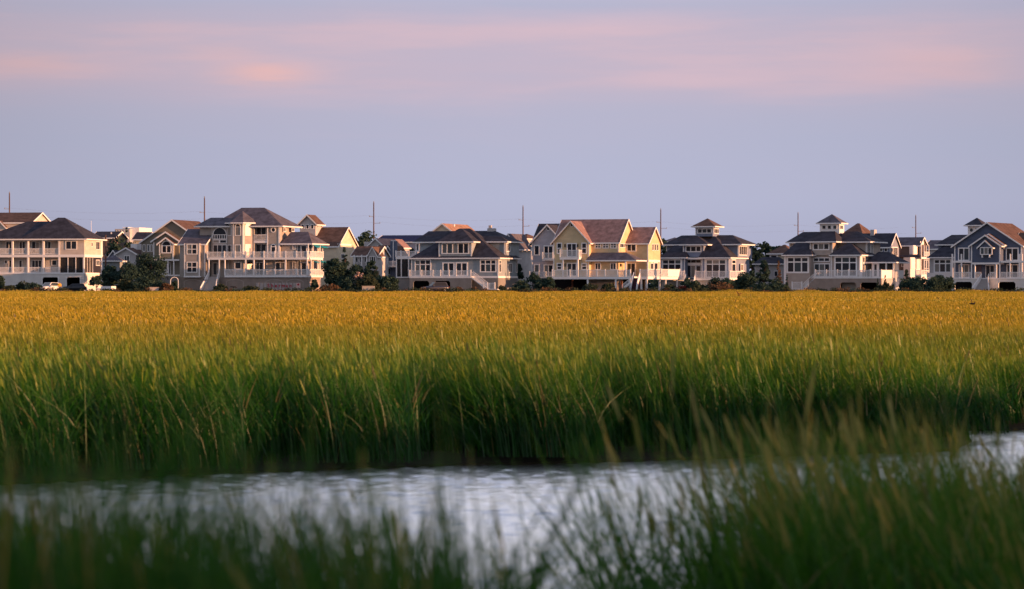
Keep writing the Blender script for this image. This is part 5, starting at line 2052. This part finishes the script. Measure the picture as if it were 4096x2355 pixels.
    T('shrub', 'dry shrub left of the grey stair foot', 1896, 1150, 34, 503, 'shrub', L_DRY, G1, n=300, trunk=False, size=.25)
    T('shrub', 'small green shrub right of the grey stair foot', 2010, 1142, 30, 503, 'shrub', L_SHRUB, G1, n=300, trunk=False, size=.25)
    T('shrub', 'feathery shrub under the yellow deck, left', 2360, 1134, 54, 505, 'shrub', L_SHRUB, G1, n=600, trunk=False)
    T('shrub', 'feathery shrub under the yellow deck, right', 2434, 1134, 54, 505, 'shrub', L_SHRUB, G1, n=600, trunk=False)
    T('oak_tree', 'dark tree behind the right gable of the yellow house', 2654, 928, 84, 640, 'round', L_CEDAR, G2, n=1100, size=.5)
    # slate blue cupola house
    T('shrub', 'round shrub before the entry steps of the slate blue house', 2757, 1106, 62, 506, 'shrub', L_CEDAR, G1, n=900, trunk=False)
    T('shrub', 'wide clipped shrub along the slate blue deck', 2884, 1110, 100, 506, 'shrub', L_CEDAR, G1, n=1200, trunk=False)
    T('shrub', 'low green shrub right of the yellow house piles', 2680, 1136, 50, 504, 'shrub', L_SHRUB, G1, n=500, trunk=False)
    T('shrub', 'low reddish shrub below the slate blue deck', 2725, 1146, 44, 503, 'shrub', leaf_mat('red_leaves', (.05, .03, .025), (.22, .05, .045)), G1, n=400, trunk=False, size=.25)
    T('shrub', 'long low brown hedge under the slate blue deck', 2880, 1138, 96, 503, 'shrub', L_DRY, G1, n=800, trunk=False)
    T('shrub', 'long low green hedge under the slate blue entry', 2790, 1140, 80, 503, 'shrub', L_SHRUB, G1, n=700, trunk=False)
    T('shrub', 'tall dark shrub at the right end of the slate blue deck', 2985, 1094, 88, 508, 'round', L_CEDAR, G1, n=1200, trunk=False)
    T('shrub', 'round dark shrub between the two cupola houses', 3042, 1133, 76, 504, 'shrub', L_CEDAR, G1, n=900, trunk=False)
    T('shrub', 'dark shrub left of the taupe cupola house', 3100, 1118, 80, 506, 'shrub', L_CEDAR, G1, n=900, trunk=False)
    T('pine_tree', 'rugged dark pine between the two cupola houses', 3056, 1040, 72, 512, 'pine', L_PINE, G1, n=1500)
    T('bare_tree', 'thin brown tree beside the taupe cupola house', 3114, 1040, 30, 514, 'pine', L_DRY, G1, n=200, size=.25)
    for x, y, w, lab in ((3010, 966, 56, 'leftmost'), (3036, 959, 46, 'second'), (3058, 953, 44, 'middle'), (3082, 958, 48, 'fourth'), (3110, 963, 54, 'rightmost')):
        T('cedar_tree', 'dark tree in the tall clump between the cupola houses, ' + lab, x, y, w, 602, 'round', L_PINE, G2, n=1000, size=.5)
    T('cone_tree', 'narrow cone cedar left of the taupe stair', 3147, 1100, 20, 506, 'cone', L_CEDAR, G1, n=420, size=.22)
    # taupe cupola house
    T('cone_tree', 'narrow cone cedar before the white fence screen', 3541, 1100, 19, 505, 'cone', L_CEDAR, G1, n=420, size=.22)
    T('cone_tree', 'slim cone cedar left of the white fence screen', 3511, 1112, 13, 505, 'cone', L_CEDAR, G1, n=260, size=.2)
    T('shrub', 'dark shrub at the foot of the white fence screen', 3546, 1126, 46, 503, 'shrub', L_SHRUB, G1, n=500, trunk=False)
    T('cedar_tree', 'small dark cedar right of the white fence screen', 3626, 1076, 28, 512, 'pine', L_CEDAR, G1, n=500, size=.3)
    # right hand gap
    T('shrub', 'big round dark shrub below the sun-flashing bay', 3662, 1106, 112, 506, 'shrub', L_CEDAR, G1, n=1800, trunk=False)
    T('shrub', 'round dark shrub between the big shrub and the navy house', 3734, 1112, 66, 505, 'shrub', L_CEDAR, G1, n=900, trunk=False)
    T('shrub', 'tall dark shrub beside the navy house base', 3772, 1098, 82, 507, 'shrub', L_CEDAR, G1, n=1300, trunk=False)
    T('oak_tree', 'dark tree top behind the far right roofs', 3745, 975, 60, 660, 'round', L_CEDAR, G2, n=700, size=.5)


plants()


def far_wood():
    """the wood behind the village: one dark mass seen only in gaps"""
    src = []
    for i in range(4):
        me = crown_mesh('wood_crown', np.random.default_rng(900 + i), 6.0, 5.0, 'round', 420, .8)
        me.materials.append(L_CEDAR)
        src.append(bpy.data.objects.new('wood_crown', me))
    rg = np.random.default_rng(5)
    pts = []
    for i in range(150):
        x = -150 + 300 * (i + rg.uniform()) / 150
        pts.append((x, rg.uniform(690, 740), ZG - .3, rg.uniform(0, 6.28), rg.uniform(.9, 1.4), rg.uniform(.75, 1.25), 0))
    o = scatter('wood', pts, src, 'dark wood closing the gaps behind the houses')
    o['category'] = 'wood'
    # scrub fringe at the edge of the marsh
    src = []
    for i in range(4):
        me = crown_mesh('scrub_shape', np.random.default_rng(950 + i), 1.8, .75, 'shrub', 110, .22)
        me.materials.append([L_SHRUB, L_DRY, L_SHRUB, L_CEDAR][i])
        src.append(bpy.data.objects.new('scrub_shape', me))
    pts = []
    for i in range(330):
        x = -100 + 200 * (i + rg.uniform()) / 330
        pts.append((x, rg.uniform(497.5, 503), ZG - .12, rg.uniform(0, 6.28), rg.uniform(.7, 1.5), rg.uniform(.5, 1.5), 0))
    o = scatter('scrub', pts, src, 'low scrub fringe between the marsh and the yards')
    o['category'] = 'scrub'


far_wood()

# ------------------------------------------------------------------ poles and lines
POLEM = mat('weathered_pole', (0.12, 0.075, 0.062), 0.9, 0.1, noise=0.4, nscale=0.6, streak=(1, 1, .25))
CAPM = mat('pole_hardware', (0.20, 0.20, 0.22), 0.6, 0.3)


def poles():
    tops = [(38, 775), (818, 793), (1495, 812), (2092, 828), (2643, 840), (3192, 855), (3663, 865)]
    labs = ['behind the brown roof at the far left', 'left of the big grey hip roof', 'in front of the big tree in the middle gap',
            'with a black lamp arm beside the mauve house', 'behind the right end of the yellow house', 'left of the white cupola', 'behind the sun-flashing house']
    spots = []
    for i, ((px, py), lab) in enumerate(zip(tops, labs)):
        d = 19.1 * FPX / (HZ - py)
        X = wx(px, d)
        H = EYE + 19.1 - ZG
        e = empty('utility_pole', (X, d, ZG))
        tag(e, 'tall wooden utility pole ' + lab, 'pole', 'utility poles')
        MB().tube([(0, 0, -.3), (0, 0, H * .5), (0, 0, H)], [.20, .16, .12], 10).build('shaft', POLEM, e, True)
        m = MB().tube([(0, 0, H), (0, 0, H + .35)], [.10, .08], 8)
        m.build('cap', CAPM, e)
        for zz, s, L in ((H - 3.2, -1, .95), (H - 4.7, 1, 1.4)):
            MB().bar((0, 0, zz), (s * L, -.15, zz + .06), .09).build('bracket', CAPM, e)
            MB().tube([(s * L, -.15, zz - .02), (s * L, -.15, zz + .3)], [.09, .06], 6).build('insulator', CAPM, e)
        if i == 3:
            black = mat('black_metal', (.02, .02, .02), .5, .4)
            u = d / FPX
            z0 = wz(966, d) - ZG
            MB().tube([(0, -.1, z0), (14 * u, -.1, z0 + 16 * u), (22 * u, -.1, z0 + 20 * u), (29 * u, -.1, z0 + 14 * u)], [.14, .14, .16, .16], 8).build('lamp_arm', black, e)
            MB().tube([(20 * u, -.1, z0 + 22 * u), (30 * u, -.1, z0 + 15 * u), (36 * u, -.1, z0 - 2 * u)], [.2, .34, .16], 8).build('lamp_head', black, e)
        spots.append((X, d, H))
    # short pole
    d = 530
    X = wx(1465 / 3.467, d)
    h = wz(760 + 628 / 3.467, d) - ZG
    e = empty('service_pole', (X, d, ZG))
    tag(e, 'short sunlit wooden pole beside the porch house', 'pole')
    MB().tube([(0, 0, -.3), (0, 0, h)], [.17, .13], 8).build('shaft', POLEM, e, True)
    MB().box(-.14, .14, -.2, -.05, h * .62, h * .62 + .5).build('meter_box', CAPM, e)
    # wires
    wm = mat('wire', (.08, .08, .09), .6, .3)
    for k, (dx, dz, lab) in enumerate(((-.95, -2.9, 'upper'), (1.4, -4.4, 'lower'))):
        pts = []
        for (x0, y0, h0), (x1, y1, h1) in zip(spots, spots[1:]):
            for j in range(8):
                t = j / 8
                pts.append((x0 + (x1 - x0) * t + dx, y0 + (y1 - y0) * t - .15, ZG + h0 + dz - 2.2 * 4 * t * (1 - t) * .35))
        o = MB().tube(pts, .007, 4).build('power_line', wm)
        tag(o, lab + ' thin power line sagging between the tall poles', 'cable', 'power lines')


poles()

# ------------------------------------------------------------------ lettered fence, garden arch, small posts
def details():
    D = 512.0
    u = D / FPX
    board = mat('fence_board', (.42, .37, .36), .8, .2, noise=.12)
    red = mat('red_letter', (.42, .012, .035), .6, .3)
    e = empty('lettered_fence', (wx(1103, D), D, ZG))
    tag(e, 'low fence of angled boards painted with red letters', 'fence')
    word = [None, None, None, 'S', 'h', 'e', 'r', 'm', 'a', 'n', None]
    zt = wz(1133, D) - ZG
    for i, ch in enumerate(word):
        px = 1025 + 5.5 + 14.7 * i
        x = wx(px, D) - e.location.x
        an = R(-24)
        m = MB()
        c, s = math.cos(an), math.sin(an)
        hw = .27
        poly = [(-hw * c + .03 * s, -hw * s - .03 * c), (hw * c + .03 * s, hw * s - .03 * c), (hw * c - .03 * s, hw * s + .03 * c), (-hw * c - .03 * s, -hw * s + .03 * c)]
        m.prism([(p[0] + x, p[1]) for p in poly], 'z', -.1, zt)
        m.build('board', board, e)
        if ch:
            cu = bpy.data.curves.new('letter', 'FONT')
            cu.body = ch
            cu.size = .92
            cu.align_x = 'CENTER'
            cu.extrude = .012
            cu.offset = .018
            to = bpy.data.objects.new('letter', cu)
            COL.objects.link(to)
            dg = bpy.context.evaluated_depsgraph_get()
            me = bpy.data.meshes.new_from_object(to.evaluated_get(dg))
            bpy.data.objects.remove(to)
            lo = bpy.data.objects.new('letter', me)
            me.materials.clear(); me.materials.append(red)
            link(lo, e)
            lo.location = (x + .045 * s, -.06, wz(1150.5, D) - ZG)
            lo.rotation_euler = (R(90), 0, an)
    MB().box(wx(1022, D) - e.location.x, wx(1186, D) - e.location.x, .06, .12, .35, .5).build('rail', board, e)
    # placard
    X = wx(1194, D)
    e = empty('placard', (X, D - .5, ZG))
    tag(e, 'square pale placard with a red round mark, at the right end of the lettered fence', 'sign')
    z0, z1 = wz(1153, D) - ZG, wz(1133, D) - ZG
    MB().box(-.4, .4, -.03, .03, z0, z1).build('board', mat('placard_paint', (.62, .42, .38), .6, .3), e)
    MB().box(-.06, .06, .03, .11, -.2, z1 - .2).build('post', board, e)
    pts = [(.19 * math.cos(2 * math.pi * k / 12), (z0 + z1) / 2 + .15 + .19 * math.sin(2 * math.pi * k / 12)) for k in range(12)]
    MB().prism(pts, 'y', -.045, -.032).build('round_mark', red, e)
    # garden arch
    D = 504.0
    u = D / FPX
    e = empty('garden_arch', (wx(697.5, D), D, ZG))
    tag(e, 'white arched garden arbor by the taupe deck house', 'arbor')
    w = 15.5 * u
    zt = wz(1110, D) - ZG
    zs = zt - w
    for s in (-1, 1):
        MB().box(s * w - .05, s * w + .05, -.05, .05, -.1, zs).build('post', WHITE, e)
    m = MB()
    K = 10
    m.tube([(w * math.cos(math.pi * k / K), 0, zs + w * math.sin(math.pi * k / K)) for k in range(K + 1)], .06, 6)
    m.build('arch', WHITE, e)
    # thin poles
    for px, y0, y1, dd, r, nm, lab in ((1281, 975, 1150, 508, .05, 'flagpole', 'thin pale pole in front of the teal awnings'),
                                       (1238, 1128, 1162, 506, .06, 'post', 'short white post right of the placard'),
                                       (365, 885, 930, 690, .06, 'antenna', 'thin white antenna on the skyline right of the porch house roof')):
        X = wx(px, dd)
        o = MB().tube([(X, dd, ZG - .1), (X + (.1 if nm == 'post' else 0), dd, wz(y0, dd))], [r, r * .7], 6).build(nm, WHITE)
        tag(o, lab, 'post' if nm == 'post' else 'pole')
    # low boxes
    for px0, px1, y0, dd, m, lab in ((1449, 1498, 1145, 503, CONC, 'low grey concrete box below the rugged pine'), (598, 636, 1150, 503, board, 'low tan planter box near the garden arch')):
        x0, x1 = wx(px0, dd), wx(px1, dd)
        e = empty('planter_box', ((x0 + x1) / 2, dd, ZG))
        tag(e, lab, 'planter')
        hw = (x1 - x0) / 2
        hh = wz(y0, dd) - ZG
        MB().box(-hw, hw, -.4, .4, -.1, hh - .08).build('body', m, e)
        MB().box(-hw - .05, hw + .05, -.45, .45, hh - .08, hh).build('rim', m, e)


details()

# ------------------------------------------------------------------ vehicles
TYRE = mat('tyre', (.015, .015, .016), .9, .1)
CHROME = mat('headlamp', (.75, .72, .68), .15, .6)
RIM = mat('wheel_rim', (.35, .35, .36), .35, .5)


def car(label, px, D, yaw, paint, L=4.6, W=1.85, H=1.68, roof_paint=None):
    e = empty('parked_car', (wx(px, D), D, ZG), yaw)
    tag(e, label, 'car', 'cars parked at the houses')
    # body: loft of cross sections along x (front at -x)
    prof = [(-L / 2, .42, .72, .74), (-L / 2 + .12, .34, .86, .86), (-L * .28, .30, 1.0, .92), (-L * .1, .30, 1.05, .93), (L * .25, .30, 1.06, .93), (L * .44, .32, 1.04, .90), (L / 2, .45, .92, .80)]
    m = MB()
    vs = []
    for x, zb, zt, wf in prof:
        w = W / 2 * wf / .93
        zm = zb + (zt - zb) * .55
        vs += [(x, -w * .92, zb), (x, w * .92, zb), (x, w, zm), (x, w * .93, zt), (x, -w * .93, zt), (x, -w, zm)]
    fs = [tuple(range(6)), tuple(range(len(vs) - 1, len(vs) - 7, -1))]
    for i in range(len(prof) - 1):
        for k in range(6):
            a, b = i * 6 + k, i * 6 + (k + 1) % 6
            fs.append((a, b, b + 6, a + 6))
    m.add(vs, fs)
    m.build('body', paint, e, True)
    m = MB()
    cw0, cw1 = W / 2 * .9, W / 2 * .74
    xs0, xs1, xr0, xr1 = -L * .22, L * .46, -L * .06, L * .38
    z0, z1 = 1.03, H
    cab = [(xs0, -cw0, z0), (xs1, -cw0, z0), (xs1, cw0, z0), (xs0, cw0, z0), (xr0, -cw1, z1), (xr1, -cw1, z1), (xr1, cw1, z1), (xr0, cw1, z1)]
    m.add(cab, [(0, 3, 2, 1), (4, 5, 6, 7), (0, 1, 5, 4), (1, 2, 6, 5), (2, 3, 7, 6), (3, 0, 4, 7)])
    m.build('cabin', roof_paint or paint, e)

    def quad(a, b, c, d, name, off):
        P = [Vector(cab[i]) for i in (a, b, c, d)]
        cen = sum(P, Vector()) / 4
        n = (P[1] - P[0]).cross(P[3] - P[0]).normalized()
        q = [cen + (p - cen) * .84 + n * .012 for p in P]
        MB().add([tuple(p) for p in q] + [tuple(p - n * .01) for p in q], [(0, 1, 2, 3), (7, 6, 5, 4), (0, 4, 5, 1), (1, 5, 6, 2), (2, 6, 7, 3), (3, 7, 4, 0)]).build(name, GLASS, e)
    quad(0, 1, 5, 4, 'side_window', 0); quad(2, 3, 7, 6, 'side_window', 0); quad(3, 0, 4, 7, 'windscreen', 0); quad(1, 2, 6, 5, 'rear_window', 0)
    for x in (-L * .31, L * .30):
        for s in (-1, 1):
            yy = s * W / 2 * .93
            wo = MB().tube([(x, yy - .11, .34), (x, yy + .11, .34)], .34, 14).build('wheel', TYRE, e)
            MB().tube([(x, yy + s * .10, .34), (x, yy + s * .125, .34)], .2, 10).build('rim', RIM, wo)
    for s in (-1, 1):
        MB().box(-L / 2 - .03, -L / 2 + .05, s * W * .36 - .16, s * W * .36 + .16, .66, .8).build('headlight', CHROME, e)
        MB().box(L / 2 - .04, L / 2 + .03, s * W * .38 - .1, s * W * .38 + .1, .7, .95).build('tail_light', mat('tail_lamp', (.3, .01, .02), .3, .4), e)
        MB().box(-L * .17, -L * .12, s * (W / 2 + .1) - .09, s * (W / 2 + .1) + .09, 1.02, 1.18).build('mirror', paint, e)
    MB().box(-L / 2 - .06, -L / 2 + .1, -W * .44, W * .44, .36, .56).build('bumper', CONC if roof_paint else paint, e)
    return e


car('white car with a sunlit flank parked before the left garage opening', 196, 506, R(62), mat('white_paint', (.72, .70, .68), .3, .5))
car('dark blue car parked before the twin garage openings of the grey house', 1742, 507, R(22), mat('navy_paint', (.018, .022, .045), .35, .5), L=4.7, H=1.75)
car('dark car half hidden inside the right garage opening of the porch house', 295, 514, R(15), mat('black_paint', (.02, .022, .03), .3, .5), L=4.3, H=1.5)


def trailer():
    D = 503.0
    e = empty('utility_trailer', (wx(430, D), D, ZG), R(-25))
    tag(e, 'low white box trailer catching pink light beside the left pines', 'trailer')
    MB().prism([(-.95, .35), (1.25, .35), (1.3, 1.02), (-.85, 1.02)], 'y', -.75, .75).build('box', WHITE, e)
    MB().box(-1.9, -.95, -.5, .5, .42, .62).build('tongue_deck', WHITE, e)
    MB().bar((-2.3, 0, .45), (-.9, 0, .45), .1).build('tongue', CAPM, e)
    MB().tube([(-1.85, -.3, .6), (-1.85, -.3, .98)], .05, 6).build('jack_post', WHITE, e)
    for s in (-1, 1):
        wo = MB().tube([(.2, s * .8 - .08, .28), (.2, s * .8 + .08, .28)], .28, 12).build('wheel', TYRE, e)
        MB().tube([(.2, s * .88, .28), (.2, s * .9, .28)], .15, 8).build('rim', RIM, wo)


trailer()


def skin_mesh(name, verts, edges, radii, sub=1):
    me = bpy.data.meshes.new(name)
    me.from_pydata(verts, edges, [])
    o = bpy.data.objects.new(name, me)
    COL.objects.link(o)
    o.modifiers.new('skin', 'SKIN')
    for i, r in enumerate(radii):
        me.skin_vertices[0].data[i].radius = r if hasattr(r, '__len__') else (r, r)
    me.skin_vertices[0].data[0].use_root = True
    o.modifiers.new('sub', 'SUBSURF').levels = sub
    dg = bpy.context.evaluated_depsgraph_get()
    out = bpy.data.meshes.new_from_object(o.evaluated_get(dg))
    bpy.data.objects.remove(o)
    out.polygons.foreach_set('use_smooth', [True] * len(out.polygons))
    return out


def person():
    D = 504.0
    e = empty('person', (wx(238, D), D, ZG), R(10))
    tag(e, 'person in a yellow jacket and dark trousers standing behind the white car', 'person')
    V = [(0, 0, .95), (0, 0, 1.2), (0, 0, 1.42), (0, .0, 1.52), (0, -.02, 1.66), (0, -.02, 1.76),
         (-.2, 0, 1.40), (-.30, -.05, 1.12), (-.26, -.2, .92), (-.25, -.26, .84),
         (.2, 0, 1.40), (.30, -.02, 1.12), (.28, -.12, .88), (.28, -.15, .80),
         (-.11, 0, .88), (-.12, -.02, .5), (-.13, .02, .08), (-.13, -.14, .04),
         (.11, 0, .88), (.13, .04, .5), (.15, .08, .08), (.15, -.08, .04)]
    E = [(0, 1), (1, 2), (2, 3), (3, 4), (4, 5), (2, 6), (6, 7), (7, 8), (8, 9), (2, 10), (10, 11), (11, 12), (12, 13), (0, 14), (14, 15), (15, 16), (16, 17), (0, 18), (18, 19), (19, 20), (20, 21)]
    Rr = [.15, .15, .15, .06, .095, .07, .07, .055, .042, .04, .07, .055, .042, .04, .095, .065, .045, .045, .095, .065, .045, .045]
    me = skin_mesh('body', V, E, [(r, r) for r in Rr], 1)
    skin = mat('skin', (.42, .26, .19), .6, .3); dark = mat('dark_trousers', (.03, .03, .05), .85, .1); hair = mat('hair', (.03, .02, .015), .7, .2)
    for m_ in (skin, dark): me.materials.append(m_)
    for p in me.polygons:
        p.material_index = 1 if p.center[2] < .92 else 0
    link(bpy.data.objects.new('body', me), e)
    # jacket over torso and arms
    jm = skin_mesh('jacket', [V[i] for i in (0, 1, 2, 3, 6, 7, 8, 10, 11, 12)], [(0, 1), (1, 2), (2, 3), (2, 4), (4, 5), (5, 6), (2, 7), (7, 8), (8, 9)], [.19, .19, .185, .09, .095, .078, .06, .095, .078, .06], 1)
    jm.materials.append(mat('yellow_jacket', (.75, .42, .015), .7, .2, noise=.1))
    link(bpy.data.objects.new('jacket', jm), e)
    m = MB()
    bm = bmesh.new(); bmesh.ops.create_uvsphere(bm, u_segments=10, v_segments=6, radius=.115)
    hm = bpy.data.meshes.new('hair'); bm.to_mesh(hm); bm.free()
    hm.materials.append(hair)
    ho = link(bpy.data.objects.new('hair', hm), e); ho.location = (0, .02, 1.72); ho.scale = (.95, 1, .85)


person()


def birds():
    feather = mat('dark_feathers', (.012, .010, .012), .8, .2)
    rust = mat('rust_feathers', (.10, .03, .02), .8, .2)
    specs = [(935, 1150, 300, .78, 0.30, -.12, feather, 'black bird gliding low before the taupe house arches'),
             (820, 1123, 320, .62, -0.5, .2, feather, 'black bird passing the foot of the white staircase'),
             (3889, 1213, 95, .36, 0.9, .7, feather, 'dark bird hovering over the golden grass below the navy house'),
             (2954, 1178, 150, .34, 0.4, .6, rust, 'rust coloured bird rising from the grass below the slate blue house'),
             (398, 1347, 60, .12, 0.3, -.3, rust, 'small brown bird skimming the grass at the left'),
             (546, 1302, 70, .09, 0.1, 0, rust, 'tiny brown bird above the grass right of the skimming one')]
    for px, py, d, span, yaw, lift, m, lab in specs:
        s = span / 2
        V = [(0, 0, 0), (0, -.42 * s, .06 * s), (0, -.62 * s, .08 * s), (0, .4 * s, 0), (0, .72 * s, -.03 * s),
             (.22 * s, -.05 * s, .06 * s), (.58 * s, -.06 * s, (.12 + lift * .5) * s), (1.0 * s, .12 * s, (.02 + lift) * s),
             (-.22 * s, -.05 * s, .06 * s), (-.58 * s, -.06 * s, (.12 + lift * .5) * s), (-1.0 * s, .12 * s, (.02 + lift) * s)]
        E = [(0, 1), (1, 2), (0, 3), (3, 4), (0, 5), (5, 6), (6, 7), (0, 8), (8, 9), (9, 10)]
        r = [(.2 * s, .17 * s), (.12 * s, .12 * s), (.06 * s, .05 * s), (.11 * s, .08 * s), (.12 * s, .02 * s),
             (.04 * s, .15 * s), (.025 * s, .14 * s), (.01 * s, .05 * s), (.04 * s, .15 * s), (.025 * s, .14 * s), (.01 * s, .05 * s)]
        me = skin_mesh('bird', V, E, r, 1)
        me.materials.append(m)
        o = link(bpy.data.objects.new('bird', me))
        o.location = (wx(px, d), d, wz(py, d))
        o.rotation_euler = (0.15, 0.35 * (1 if px > 1000 else .4), yaw)
        tag(o, lab, 'bird', 'birds over the marsh')


birds()
